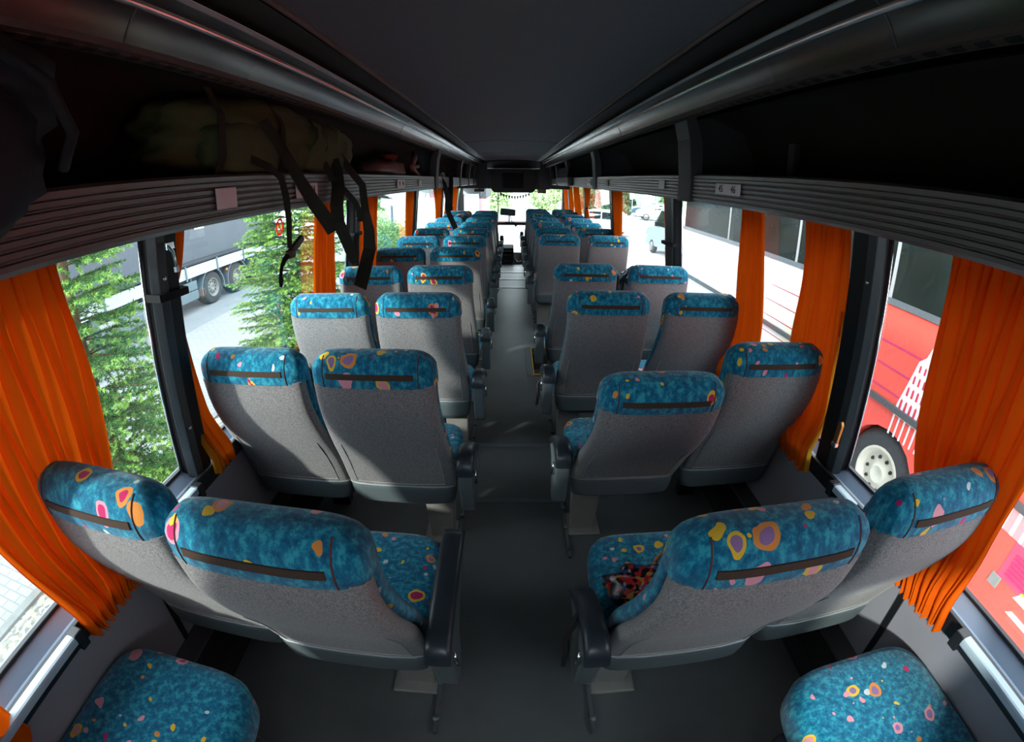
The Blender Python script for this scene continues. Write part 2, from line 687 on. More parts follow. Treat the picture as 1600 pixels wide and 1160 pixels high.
M['gold'] = cloth_translucent('gold_lining_cloth', (0.72, 0.36, 0.03), (0.85, 0.45, 0.04), 0.5)
M['glass'] = glass_mat('window_glass', (0.86, 0.90, 0.90))
M['olive'] = simple('olive_canvas', (0.058, 0.075, 0.026), 0.9, noise=0.3, nscale=25, bump=0.2, bscale=60)
M['strap'] = simple('dark_olive_webbing', (0.012, 0.012, 0.006), 0.9)
M['buckle'] = simple('brown_plastic_buckle', (0.05, 0.022, 0.01), 0.5)
M['navy'] = simple('navy_nylon', (0.004, 0.004, 0.009), 0.7)
M['pinkbag'] = simple('pale_pink_plastic', (0.22, 0.10, 0.10), 0.45, noise=0.3, nscale=10)
M['red'] = simple('red_cloth', (0.16, 0.015, 0.015), 0.9)
M['maroon'] = simple('maroon_dashboard', (0.10, 0.02, 0.02), 0.6)
M['greybox'] = simple('taupe_plastic', (0.13, 0.115, 0.10), 0.6)
M['white'] = simple('white_paint', (0.75, 0.77, 0.78), 0.4, noise=0.04, nscale=2)
M['mirror'] = simple('mirror', (0.25, 0.28, 0.30), 0.08, metal=1.0, noise=0.02)
M['pouch'] = patches('black_red_print', [(0.008, 0.008, 0.01), (0.45, 0.02, 0.02), (0.008, 0.008, 0.01), (0.010, 0.010, 0.014), (0.012, 0.012, 0.015), (0.35, 0.35, 0.40), (0.40, 0.015, 0.02), (0.008, 0.008, 0.01), (0.02, 0.08, 0.22), (0.40, 0.22, 0.04), (0.006, 0.006, 0.008)], 75, 0.35)

# ------------------------------------------------------------------ the bus shell
def wx(z):
    """half width of the glass plane at height z (the sides lean in)"""
    return 1.21 - 0.097 * (z - 0.70)


Y0, Y1 = -0.62, 10.3           # rear wall, windscreen
ZW0, ZW1 = 0.66, 1.535         # window bottom, top


def st(o):
    o['kind'] = 'structure'
    return o


# floor in pieces around the side door's step well (x 0.17.., y 3.36..4.04)
fl = MB()
fl.box(-1.30, 1.30, Y0, 3.50, -0.06, 0)
fl.box(-1.30, 0.17, 3.50, 4.12, -0.06, 0)
fl.box(-1.30, 1.30, 4.12, 8.55, -0.06, 0)
fl.box(0.24, 1.30, 8.55, 9.4, -0.06, 0)
st(fl.build('floor', M['floor']))
w = MB()
w.box(0.17, 0.62, 3.50, 4.12, -0.24, -0.22).box(0.62, 1.30, 3.50, 4.12, -0.46, -0.44)
w.box(0.14, 0.17, 3.50, 4.12, -0.24, -0.062).box(0.60, 0.62, 3.50, 4.12, -0.46, -0.24)
w.box(0.14, 1.30, 3.47, 3.50, -0.46, -0.062).box(0.14, 1.30, 4.12, 4.15, -0.46, -0.062)
st(w.build('floor', M['well']))
t = MB()
t.box(0.160, 0.170, 3.48, 4.14, 0.0, 0.006).box(0.172, 0.7, 3.475, 3.50, 0.0, 0.012).box(0.172, 0.7, 4.12, 4.14, 0.0, 0.012)
st(t.build('trim_1', M['yellow_trim'], bevel=0.003))
t = MB()
t.box(0.175, 1.2, 3.54, 3.57, -0.215, -0.19).box(0.11, 0.13, 3.48, 4.14, 0, 0.006).box(0.135, 0.143, 3.48, 4.14, 0, 0.004)
st(t.build('trim_2', M['floor_trim']))
# inspection hatch in the aisle floor and its metal edges
t = MB()
t.box(-0.25, 0.26, 2.395, 2.425, 0, 0.007).box(-0.25, 0.26, 1.855, 1.885, 0, 0.008)
t.box(-0.232, -0.222, 1.885, 2.395, 0, 0.004).box(0.235, 0.245, 1.885, 2.395, 0, 0.004)
st(t.build('trim_3', M['floor_trim'], bevel=0.002))
t = MB()
for y in (6.7, 7.28, 7.86):
    t.box(-0.3, 0.3, y - 0.02, y + 0.02, 0, 0.006)
t.box(-0.32, 0.32, 8.53, 8.56, -0.05, 0.008)
st(t.build('trim_4', M['floor_trim']))
# driver's pit in front: low floor, riser
pit = MB()
pit.box(-1.2, 1.2, 8.55, Y1 + 0.2, -0.62, -0.58).box(-1.2, 1.2, 8.50, 8.55, -0.6, -0.07)
st(pit.build('floor', M['well']))

PIL = {-1: [(-0.52, -0.30), (1.075, 1.215), (2.93, 3.10), (4.96, 5.15), (6.98, 7.16), (8.95, 9.2)],
       1: [(-0.52, -0.36), (1.11, 1.27), (3.02, 3.26), (5.04, 5.22), (7.0, 7.2), (9.0, 9.2)]}
SIDE = {-1: 'left', 1: 'right'}
for s in (-1, 1):
    # lower wall: inner panel, outer skin, from the floor to the sill
    lo = MB()
    xa, xb = 1.185, 1.30
    lo.hexa([(s * (wx(0) - 0.055), Y0, -0.06), (s * (wx(ZW0) - 0.052), Y0, ZW0 - 0.03), (s * 1.33, Y0, ZW0 - 0.03), (s * 1.36, Y0, -0.06)][::s],
            [(s * (wx(0) - 0.055), Y1, -0.06), (s * (wx(ZW0) - 0.052), Y1, ZW0 - 0.03), (s * 1.33, Y1, ZW0 - 0.03), (s * 1.36, Y1, -0.06)][::s])
    st(lo.build('wall_' + SIDE[s], M['wall']))
    # black seams between the panels
    sm = MB()
    for y in ([0.735, 1.66, 3.6, 5.6, 7.4] if s < 0 else [0.62, 2.4, 4.3, 6.2]):
        sm.hexa([(s * (wx(0.1) - 0.054), y - 0.012, 0.1), (s * (wx(0.1) - 0.064), y - 0.012, 0.1), (s * (wx(0.1) - 0.064), y + 0.012, 0.1), (s * (wx(0.1) - 0.054), y + 0.012, 0.1)][::s],
                [(s * (wx(0.62) - 0.054), y - 0.012, 0.62), (s * (wx(0.62) - 0.062), y - 0.012, 0.62), (s * (wx(0.62) - 0.062), y + 0.012, 0.62), (s * (wx(0.62) - 0.054), y + 0.012, 0.62)][::s])
    st(sm.build('trim_%d' % (5 if s < 0 else 6), M['black']))
    # heater duct along the wall foot
    hd = MB()
    hd.prism([(s * (wx(0) - 0.06), 0.0), (s * (wx(0) - 0.22), 0.0), (s * (wx(0) - 0.22), 0.10), (s * (wx(0) - 0.06), 0.17)][::s], 'y', Y0 + 0.02, 8.4)
    st(hd.build('baseboard_' + SIDE[s], M['blackmat']))
    hd = MB()
    hd.prism([(s * (wx(0) - 0.06), 0.172), (s * (wx(0) - 0.14), 0.137), (s * (wx(0) - 0.14), 0.149), (s * (wx(0) - 0.06), 0.185)][::s], 'y', Y0 + 0.02, 8.4)
    st(hd.build('trim_%d' % (7 if s < 0 else 8), simple('dark_grey_ledge', (0.05, 0.05, 0.058), 0.5)))
    # sill: black rail inboard, blue-grey tray, gasket by the glass
    si = MB()
    xg = wx(ZW0)
    si.prism([(s * (xg - 0.062), ZW0 - 0.03), (s * (xg + 0.02), ZW0 - 0.03), (s * (xg + 0.02), ZW0 + 0.034), (s * (xg - 0.005), ZW0 + 0.034), (s * (xg - 0.045), ZW0 + 0.006), (s * (xg - 0.062), ZW0 + 0.006)][::s], 'y', Y0, Y1)
    st(si.build('trim_%d' % (9 if s < 0 else 10), M['sill']))
    bk = MB()
    bk.box(s * (xg - 0.078), s * (xg - 0.0622), Y0 + 0.02, Y1, ZW0 - 0.05, ZW0 + 0.014)
    bk.box(s * (xg - 0.006), s * (xg + 0.012), Y0, Y1, ZW0 + 0.034, ZW0 + 0.046)
    st(bk.build('trim_%d' % (11 if s < 0 else 12), M['black'], bevel=0.003))
    # upper wall behind the rack, up to the roof
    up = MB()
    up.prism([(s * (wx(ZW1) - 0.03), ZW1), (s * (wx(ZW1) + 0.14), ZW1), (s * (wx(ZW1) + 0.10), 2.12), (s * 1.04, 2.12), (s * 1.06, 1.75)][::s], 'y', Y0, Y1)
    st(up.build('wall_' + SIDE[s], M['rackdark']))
    # pillars: black vinyl cover with a slate strip and a bright screw, glass panes between them
    npane = 1 if s < 0 else 7
    prev = Y0 + 0.05
    for i, (ya, yb) in enumerate(PIL[s]):
        p = MB()

        def sec(z, y0, y1, d):
            return [(s * (wx(z) + 0.005), y0 - 0.0, z), (s * (wx(z) - d), y0 + 0.02, z), (s * (wx(z) - d), y1 - 0.02, z), (s * (wx(z) + 0.005), y1, z)][::s]
        p.hexa(sec(ZW0 - 0.03, ya, yb, 0.055), sec(ZW1 + 0.03, ya, yb, 0.05))
        po = st(p.build('column', M['pillar'], bevel=0.006))
        e = MB()
        yq = ya + (0.012 if i != 1 else 0.0)
        e.hexa([(s * (wx(z0) - d), y, z0) for (d, y, z0) in ((0.030, yq + 0.002, ZW0), (0.058, yq + 0.022, ZW0), (0.059, yq + 0.060, ZW0), (0.03, yq + 0.06, ZW0))][::s],
               [(s * (wx(z0) - d), y, z0) for (d, y, z0) in ((0.028, yq + 0.002, ZW1), (0.053, yq + 0.022, ZW1), (0.054, yq + 0.060, ZW1), (0.028, yq + 0.06, ZW1))][::s])
        e.build('column_strip', M['pillar_strip'], po, bevel=0.003)
        ch = MB()
        ch.tube([(s * (wx(ZW0) - 0.008), ya - 0.004, ZW0 + 0.04), (s * (wx(ZW1) - 0.006), ya - 0.004, ZW1)], 0.005, 6)
        ch.build('bright_edge', M['chrome'], po, smooth=True)
        for zz in (1.38, 0.86):
            sc = MB()
            sc.lathe([(0, 0.001), (0.0, 0.009), (0.005, 0.007), (0.006, 0.001)], (s * (wx(zz) - 0.0535 - (1.5 - zz) * 0.005), yq + 0.042, zz), 'x', 10, -s)
            sc.build('screw', M['chrome'], po, smooth=True)
        g = MB()
        g.hexa([(s * wx(z), y, z) for (y, z) in ((prev, ZW0 + 0.03), (ya, ZW0 + 0.03), (ya, ZW1 + 0.02), (prev, ZW1 + 0.02))][::s],
               [(s * (wx(z) + 0.005), y, z) for (y, z) in ((prev, ZW0 + 0.03), (ya, ZW0 + 0.03), (ya, ZW1 + 0.02), (prev, ZW1 + 0.02))][::s])
        if ya > 0:
            st(g.build('window_%d' % npane, M['glass']))
            npane += 1
        prev = yb
    # front-most side pane and corner post
    g = MB()
    g.hexa([(s * wx(z), y, z) for (y, z) in ((prev, ZW0 - 0.4), (Y1 - 0.1, ZW0 - 0.4), (Y1 - 0.1, ZW1 + 0.02), (prev, ZW1 + 0.02))][::s],
           [(s * (wx(z) + 0.005), y, z) for (y, z) in ((prev, ZW0 - 0.4), (Y1 - 0.1, ZW0 - 0.4), (Y1 - 0.1, ZW1 + 0.02), (prev, ZW1 + 0.02))][::s])
    st(g.build('window_%d' % npane, M['glass']))
    cp = MB()
    cp.box(s * 1.10, s * 1.24, Y1 - 0.12, Y1 + 0.06, -0.6, ZW1 + 0.1)
    st(cp.build('column', M['black'], bevel=0.01))

# roof and ceiling
rf = MB()
rf.box(-1.25, 1.25, Y0 - 0.05, Y1 + 0.1, 2.09, 2.14)
st(rf.build('roof', M['ceiling']))
XC = -0.045
pr = []
for k in range(17):
    u = -1 + k / 8
    pr.append((XC + u * 0.47, 1.995 + 0.022 * (1 - u * u)))
ce = MB()
ce.strip(pr[::-1], 'y', Y0, 8.72)
st(ce.build('ceiling', M['ceiling'], smooth=True))
sm = MB()
for y in (4.6, 6.5):
    for k in range(16):
        (xa, za), (xb, zb) = pr[k], pr[k + 1]
        sm.hexa([(xa, y, za), (xb, y, zb), (xb, y, zb - 0.004), (xa, y, za - 0.004)], [(xa, y + 0.012, za), (xb, y + 0.012, zb), (xb, y + 0.012, zb - 0.004), (xa, y + 0.012, za - 0.004)])
st(sm.build('trim_13', M['divider']))
# unseen rear wall; its window opening is added and sized to light the cabin
rw = MB()
rw.box(-1.30, 1.30, Y0 - 0.06, Y0, -0.06, 1.02).box(-1.30, 1.30, Y0 - 0.06, Y0, 1.50, 2.12).box(-1.30, -0.30, Y0 - 0.06, Y0, 1.02, 1.50).box(0.30, 1.30, Y0 - 0.06, Y0, 1.02, 1.50)
st(rw.build('wall_back', M['wall']))
g = MB()
g.box(-0.30, 0.30, Y0 - 0.04, Y0 - 0.034, 1.02, 1.50)
st(g.build('window_15', M['glass']))

# windscreen, its pillars and top panel
g = MB()
g.box(-1.12, 1.12, Y1, Y1 + 0.008, -0.2, 1.50)
st(g.build('window_16', M['glass']))
fp = MB()
fp.box(-1.14, 1.14, Y1 - 0.02, Y1 + 0.06, 1.44, 2.10)
fp.box(-1.14, 1.14, Y1 - 0.02, Y1 + 0.06, -0.62, -0.02)
st(fp.build('wall_front', M['console']))
mu = MB()
mu.box(-0.345, -0.325, Y1 - 0.012, Y1 - 0.002, 0.6, 1.45)
st(mu.build('trim_14', M['floor_trim']))

# ------------------------------------------------------------------ overhead: air ducts and luggage racks
for s in (-1, 1):
    side = 'truck side' if s < 0 else 'red coach side'
    dt = thing('air_duct', 'long satin grey overhead air duct running above the rack, ' + side, 'air duct', (XC + s * 0.6, 4, 1.87), 'air ducts under the ceiling')
    # glossy convex face
    A = []
    for (xr, zr) in ((0.632, 0.284), (0.628, 0.296), (0.622, 0.312), (0.612, 0.330), (0.600, 0.345), (0.586, 0.357), (0.572, 0.365)):
        A.append((XC + s * xr, 1.6 + zr))
    f = MB()
    f.prism((A + [(XC + s * 0.60, 1.6 + 0.40), (XC + s * 0.66, 1.6 + 0.33)])[::s], 'y', Y0 + 0.01, 8.75)
    f.build('duct_face', M['duct'], dt, smooth=True, autos=40)
    e = MB()
    e.tube([(XC + s * 0.570, Y0 + 0.02, 1.968), (XC + s * 0.570, 8.7, 1.968)], 0.006, 8)
    e.build('upper_edge', M['shell_edge'], dt, smooth=True)
    e = MB()
    e.tube([(XC + s * 0.600, Y0 + 0.02, 1.944), (XC + s * 0.600, 8.7, 1.944)], 0.0075, 10)
    e.build('highlight_bead', M['satin'], dt, smooth=True)  # added bead, its bright colour stands in for the highlight on the bend
    e = MB()
    e.box(XC + s * 0.49, XC + s * 0.60, Y0 + 0.02, 8.7, 1.992, 2.01)
    e.build('recess', M['console'], dt)
    e = MB()
    e.tube([(XC + s * 0.474, Y0 + 0.02, 1.994), (XC + s * 0.474, 8.7, 1.994)], 0.008, 8)
    e.build('ceiling_edge', simple('brown_grey_edge', (0.11, 0.085, 0.075), 0.5), dt, smooth=True)
    # vent strip with dark slots under the duct
    v = MB()
    v.prism([(XC + s * 0.634, 1.886), (XC + s * 0.682, 1.884), (XC + s * 0.682, 1.874), (XC + s * 0.634, 1.872)][::s], 'y', Y0 + 0.02, 8.7)
    v.build('vent_strip', simple('taupe_vent_strip', (0.085, 0.07, 0.062), 0.5), dt)
    v = MB()
    v.box(XC + s * 0.648, XC + s * 0.666, Y0 + 0.05, 6.2, 1.8695, 1.8735)
    v.build('vent_slots', M['slots'], dt)
    # panel joints
    for y in (0.62, 2.62, 4.6, 6.6):
        v = MB()
        for (a, b) in zip(A, A[1:]):
            v.hexa([(a[0] - s * 0.001, y, a[1] - 0.001), (b[0] - s * 0.001, y, b[1] - 0.001), (b[0] + s * 0.004, y, b[1] + 0.004), (a[0] + s * 0.004, y, a[1] + 0.004)],
                   [(a[0] - s * 0.001, y + 0.004, a[1] - 0.001), (b[0] - s * 0.001, y + 0.004, b[1] - 0.001), (b[0] + s * 0.004, y + 0.004, b[1] + 0.004), (a[0] + s * 0.004, y + 0.004, a[1] + 0.004)])
        v.build('panel_joint', M['divider'], dt)

    # rack: ribbed front profile, shelf, underside, lining, dividers
    dz = -0.004 if s < 0 else 0.008
    rk = thing('luggage_rack', 'long open overhead luggage rack with ribbed grey front, ' + side, 'luggage rack', (s * 0.9, 4, 1.55), 'luggage racks over the windows')
    prof = [(0.712, 1.545 + dz)]
    z = 1.553
    while z < 1.640:
        for (dx, dzz) in ((0.700, 0.0), (0.699, 0.008), (0.7035, 0.0105), (0.7035, 0.0125)):
            prof.append((dx, z + dzz + dz))
        z += 0.0150
    prof += [(0.702, 1.650 + dz), (0.712, 1.657 + dz), (0.725, 1.652 + dz), (0.725, 1.560 + dz)]
    f = MB()
    f.prism([(s * a, b) for (a, b) in prof][::s], 'y', Y0 + 0.01, 8.75)
    f.build('ribbed_front', M['fascia'], rk)
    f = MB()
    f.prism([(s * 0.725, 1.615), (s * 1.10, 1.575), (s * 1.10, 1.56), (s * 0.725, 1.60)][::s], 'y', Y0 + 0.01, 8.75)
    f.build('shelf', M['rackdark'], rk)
    f = MB()
    f.prism([(s * 0.725, 1.562 + dz), (s * 1.118, 1.552), (s * 1.118, 1.540), (s * 0.714, 1.546 + dz)][::s], 'y', Y0 + 0.01, 8.75)
    f.build('underside', M['divider'], rk)
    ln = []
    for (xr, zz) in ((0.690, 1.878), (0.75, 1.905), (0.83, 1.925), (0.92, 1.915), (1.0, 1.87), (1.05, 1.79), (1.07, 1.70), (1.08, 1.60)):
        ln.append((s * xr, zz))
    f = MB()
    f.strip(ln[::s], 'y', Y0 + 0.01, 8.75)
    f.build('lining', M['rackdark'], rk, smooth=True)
    for k, y in enumerate((1.86, 4.02, 6.0, 7.4, 8.5) if s > 0 else (4.0, 5.9, 7.1, 8.0)):
        d = MB()
        d.prism([(s * 0.705, 1.62), (s * 0.69, 1.80), (s * 0.672, 1.895), (s * 0.83, 1.92), (s * 0.98, 1.87), (s * 1.06, 1.72), (s * 1.06, 1.60)][::-s], 'y', y + 0.055, y + 0.075)
        d.build('divider', M['divider'], rk)
        d = MB()
        q = [(0.690, 1.540), (0.688, 1.66), (0.676, 1.80), (0.655, 1.888), (0.672, 1.895), (0.694, 1.80), (0.7, 1.66), (0.702, 1.538)]
        q = q[:4] + [(0.700, 1.900), (0.735, 1.80), (0.745, 1.66), (0.74, 1.545)]
        d.prism([(s * a, b + dz) for a, b in q][::-s], 'y', y - 0.06, y + 0.085)
        d.build('divider_strap', M['divider'], rk, bevel=0.004)

# ------------------------------------------------------------------ seats
PROF = [(0.34, 0.215), (0.41, 0.208), (0.47, 0.186), (0.55, 0.158), (0.62, 0.128), (0.70, 0.085), (0.78, 0.048), (0.88, 0.012), (0.98, 0.0), (1.04, -0.004), (1.085, 0.002), (1.12, 0.02), (1.14, 0.045)]
HW = [(0.34, 0.222), (0.45, 0.2255), (0.55, 0.225), (0.65, 0.221), (0.75, 0.213), (0.88, 0.206), (1.0, 0.205), (1.07, 0.200), (1.11, 0.190), (1.135, 0.17)]


def py(z):
    return smooth_lerp(PROF, z)


def hw(z):
    return smooth_lerp(HW, z)


PADF = ((0.105, 0.575, 0.012), (0.11, 0.59, 0.022), (0.13, 0.605, 0.024), (0.17, 0.616, 0.020), (0.25, 0.620, 0.018), (0.40, 0.619, 0.018), (0.50, 0.615, 0.018), (0.535, 0.608, 0.014), (0.545, 0.600, 0.006))
PADS = ((0.105, 0.570, 0.012), (0.11, 0.585, 0.024), (0.13, 0.603, 0.026), (0.17, 0.610, 0.024), (0.23, 0.598, 0.022), (0.30, 0.568, 0.022), (0.36, 0.533, 0.020), (0.392, 0.510, 0.014), (0.40, 0.502, 0.006))


def make_seat(a, flat=False):
    """a = +1/-1: armrest and leg at +x/-x, 0: window seat without them. Faces +y; origin on the floor under the headrest seam."""
    root = thing('coach_seat', None, 'seat')
    parts = []

    def P(o, subs=()):
        parts.append((o, list(subs)))
        return o
    m = MB()
    m.loft([sell(0, py(z) + 0.036, hw(z), 0.036, z, 32, 4.5) for z in [0.40 + 0.585 * k / 14 for k in range(15)]])
    sh = P(m.build('backrest_shell', M['cloth'], root, smooth=True, autos=60))
    m = MB()
    m.loft([sell(0, py(z) + 0.090, hw(z) - 0.004, 0.042, z, 32, 3.2) for z in [0.44 + 0.55 * k / 12 for k in range(13)]])
    P(m.build('backrest_upholstery', M['teal'], root, smooth=True, autos=60))
    m = MB()
    L = []
    for z, th in ((0.978, 0.066), (0.995, 0.068), (1.018, 0.067), (1.038, 0.063), (1.054, 0.056), (1.067, 0.047), (1.077, 0.036), (1.083, 0.024), (1.086, 0.011)):
        L.append(sell(0, py(min(z, 1.04)) + 0.060, hw(z) + 0.004 - 0.045 * max(0.0, (z - 1.03) / 0.056) ** 2.2, th, z, 40, 3.8))
    m.loft(L)
    hd = m.build('headrest_cover', M['teal'], root, smooth=True, autos=70)
    m = MB()
    lo = []
    for k in range(13):
        x = -0.145 + 0.29 * k / 12
        y = py(1.02) + 0.060 - 0.067 * (1 - abs(x / 0.2085) ** 3.8) ** (1 / 3.8) - 0.001
        lo.append([(x, y - 0.0025, 1.011), (x, y + 0.006, 1.011), (x, y + 0.006, 1.029), (x, y - 0.0005, 1.029)])
    m.loft(lo)
    s1 = m.build('hook_tape', M['brown'], hd)
    s1['label'] = 'brown hook tape strip'
    parts.append((hd, [s1]))
    for sg in (-1, 1):
        m = MB()
        pp = []
        for (z, th) in ((0.979, 0.066), (0.995, 0.068), (1.018, 0.067), (1.038, 0.063), (1.054, 0.056), (1.067, 0.047), (1.077, 0.036)):
            xs = 0.158
            pp.append((sg * xs, py(min(z, 1.04)) + 0.060 - th * (1 - (xs / (hw(z) + 0.004 - 0.045 * max(0.0, (z - 1.03) / 0.056) ** 2.2)) ** 3.8) ** (1 / 3.8), z))
        m.tube(pp, 0.0022, 5)
        parts[-1][1].append(m.build('seam_piping', M['pipe'], hd))
    # pale piping outlining the pocket panel low on the back
    m = MB()
    pts = [(0.178, 0.70), (0.182, 0.60), (0.184, 0.52), (0.184, 0.452), (0.10, 0.448), (0.0, 0.447), (-0.10, 0.448), (-0.184, 0.452), (-0.184, 0.52), (-0.182, 0.60), (-0.178, 0.70)]
    pp = []
    for (x, z) in pts:
        pp.append((x, py(z) + 0.036 - 0.036 * (1 - abs(x / hw(z)) ** 4.5) ** (1 / 4.5) - 0.0005, z))
    m.tube(pp, 0.0022, 5)
    ps = m.build('pocket_piping', M['seam'], root)
    P(ps)
    # plastic moulding under the back
    m = MB()
    m.loft([sell(0, 0.255, h, d, z, 32, 5) for z, h, d in ((0.325, 0.20, 0.028), (0.335, 0.215, 0.046), (0.37, 0.222, 0.052), (0.405, 0.2255, 0.056), (0.43, 0.2255, 0.058), (0.434, 0.222, 0.054))])
    mo = m.build('lower_moulding', M['shell'], root, smooth=True, autos=50)
    m = MB()
    m.tube([(x, 0.255 - 0.058 * (1 - abs(x / 0.2257) ** 5) ** 0.2 if abs(x) < 0.2255 else 0.255, 0.432) for x in [-0.225, -0.222, -0.215, -0.19, -0.12, 0, 0.12, 0.19, 0.215, 0.222, 0.225]], 0.004, 6)
    sl = m.build('moulding_lip', M['shell_edge'], mo, smooth=True)
    parts.append((mo, [sl]))
    # cushion
    m = MB()
    m.loft([sell(0, 0.45, h, d, z, 36, 5) for z, h, d in ((0.345, 0.205, 0.205), (0.36, 0.218, 0.218), (0.40, 0.224, 0.226), (0.44, 0.223, 0.226), (0.462, 0.215, 0.218), (0.472, 0.195, 0.20), (0.476, 0.15, 0.16))])
    P(m.build('seat_cushion', M['teal'], root, smooth=True, autos=60))
    m = MB()
    m.loft([sell(0, 0.44, h, d, z, 24, 6) for z, h, d in ((0.285, 0.17, 0.17), (0.30, 0.20, 0.195), (0.346, 0.212, 0.208))])
    P(m.build('seat_pan', M['shell'], root, smooth=True, autos=50))
    if a:
        # armrest: plastic bracket with a dark pad and a chrome release lever
        m = MB()
        xa, xb = a * 0.248, a * 0.306
        lower = [(0.175, 0.335), (0.16, 0.40), (0.135, 0.52), (0.13, 0.575), (0.145, 0.59)]
        if flat:
            out_ = lower + [(0.52, 0.59), (0.535, 0.575), (0.52, 0.555), (0.36, 0.52), (0.30, 0.46), (0.285, 0.36), (0.25, 0.32), (0.20, 0.318)]
        else:
            out_ = lower + [(0.20, 0.592), (0.30, 0.552), (0.375, 0.505), (0.37, 0.49), (0.31, 0.475), (0.285, 0.42), (0.275, 0.36), (0.245, 0.32), (0.20, 0.318)]
        m.prism(out_, 'x', min(xa, xb), max(xa, xb))
        ar = m.build('armrest', M['shell'], root, bevel=0.012)
        m = MB()
        pr_ = []
        for (y, zc, hh) in (PADF if flat else PADS):
            xc = (xa + xb) / 2
            pr_.append([(xc + 0.033 * math.copysign(abs(math.cos(t)) ** 0.5, math.cos(t)), y, zc + hh * math.copysign(abs(math.sin(t)) ** 0.7, math.sin(t))) for t in [2 * math.pi * (q + .5) / 16 for q in range(16)]])
        if a < 0:
            pr_ = pr_[::-1]
        m.loft(pr_)
        pad = m.build('arm_pad', M['pad'], ar, smooth=True, autos=60)
        m = MB()
        m.tube([(a * 0.309, 0.15, 0.56), (a * 0.316, 0.14, 0.535), (a * 0.316, 0.15, 0.50), (a * 0.309, 0.165, 0.49)], 0.005, 6)
        lv = m.build('release_lever', M['chrome'], ar, smooth=True)
        parts.append((ar, [pad, lv]))
        m = MB()
        m.hexa([(a * 0.07, 0.345, 0.0), (a * 0.185, 0.345, 0.0), (a * 0.185, 0.395, 0.0), (a * 0.07, 0.395, 0.0)][::a],
               [(a * 0.06, 0.33, 0.29), (a * 0.195, 0.33, 0.29), (a * 0.195, 0.41, 0.29), (a * 0.06, 0.41, 0.29)][::a])
        m.box(a * 0.04, a * 0.2, 0.30, 0.46, 0, 0.012)
        lg = m.build('pedestal_leg', M['leg'], root, bevel=0.006)
        m = MB()
        m.box(a * 0.200, a * 0.212, 0.15, 0.70, 0.0, 0.016)
        for y in (0.2, 0.34, 0.48, 0.64):
            m.lathe([(0, 0.001), (0, 0.012), (0.012, 0.012), (0.016, 0.001)], (a * 0.206, y, 0.016), 'z', 8)
        rl = m.build('floor_rail', M['floor_trim'], lg)
        parts.append((lg, [rl]))
    else:
        m = MB()
        m.box(-0.05, 0.05, 0.54, 0.60, 0.0, 0.29)
        P(m.build('pedestal_leg', M['black'], root, bevel=0.006))
    return root, parts


PROTO = {-1: make_seat(1), 1: make_seat(-1), 0: make_seat(0), 'flat': make_seat(1, True)}
FIRST = {-1: True, 1: True, 0: True, 'flat': True}
ORD = ['', 'first', 'second', 'third', 'fourth', 'fifth', 'sixth', 'seventh', 'eighth', 'ninth', 'tenth', 'eleventh']
BACK = ('backrest_shell', 'backrest_upholstery', 'headrest_cover', 'pocket_piping')


def place_seat(side, col, row, x, y, label, recline=0.0, yaw=0.0):
    key = side if col == 'aisle' else 0
    if side < 0 and col == 'aisle' and row == 0:
        key = 'flat'
    root, parts = PROTO[key]
    if FIRST[key]:
        FIRST[key] = False
        if recline:
            raise RuntimeError('first seat must be upright')
        root.location = (x, y, 0)
    else:
        root, parts = copy_tree(root, parts, (x, y, 0))
    root.rotation_euler.z = yaw
    tag(root, label, 'seat', 'rows of coach seats')
    if recline:
        T = Matrix.Translation((0, 0.21, 0.42)) @ Matrix.Rotation(recline, 4, 'X') @ Matrix.Translation((0, -0.21, -0.42))
        for p, subs in parts:
            if p.name.split('.')[0] in BACK:
                p.matrix_local = T
    return root


SEATX = {(-1, 'aisle'): -0.482, (-1, 'window'): -0.936, (1, 'aisle'): 0.447, (1, 'window'): 0.946}
ROWY = {-1: [0.47, 1.24, 1.99, 2.69, 3.50, 4.24, 4.97, 5.72, 6.46, 7.2, 7.95], 1: []}
ROWY[1] = [0.47, 1.30, 2.06, 2.80, 4.42, 5.12, 5.82, 6.52, 7.22, 7.92, 8.62]
for side in (-1, 1):
    nm = 'truck side' if side < 0 else 'red coach side'
    for col in ('aisle', 'window'):
        for r, y in enumerate(ROWY[side]):
            rec = 0.0
            extra = ''
            if side > 0 and r == 1 and col == 'aisle':
                rec, extra = math.radians(12), 'reclined '
            if r == 0 and col == 'window':
                y += 0.03
            if side > 0 and r == 1 and col == 'window':
                y += 0.03
            lab = '%steal-topped grey coach seat, %s %s, %s row from the rear' % (extra, nm, col, ORD[r + 1])
            place_seat(side, col, r, SEATX[(side, col)], y, lab, rec)

# rear bench: only its two outer places show at the rear window corners
for s in (-1, 1):
    t = thing('rear_bench_seat', 'teal rear bench seat in the rear corner, ' + ('truck side' if s < 0 else 'red coach side'), 'seat', (s * 0.93, 0.1, 0), 'rear bench seats')
    m = MB()
    m.loft([sell(s * 0.935, 0.235, h, d, z, 36, 5) for z, h, d in ((0.30, 0.215, 0.265), (0.34, 0.24, 0.288), (0.42, 0.245, 0.294), (0.45, 0.238, 0.287), (0.465, 0.215, 0.265), (0.470, 0.17, 0.22))])
    m.build('seat_cushion', M['teal'], t, smooth=True, autos=60)
    m = MB()
    m.loft([sell(s * 0.92, -0.14 - (z - 0.4) * 0.25, 0.235, 0.06, z, 32, 3.5) for z in (0.40, 0.6, 0.8, 1.0, 1.06)] + [sell(s * 0.92, -0.31, 0.22, 0.03, 1.09, 32, 3.5)])
    m.build('backrest_upholstery', M['teal'], t, smooth=True, autos=60)
    m = MB()
    m.box(s * 0.70, s * 1.13, -0.2, 0.42, 0.0, 0.30)
    m.build('bench_base', M['pad'], t, bevel=0.02)

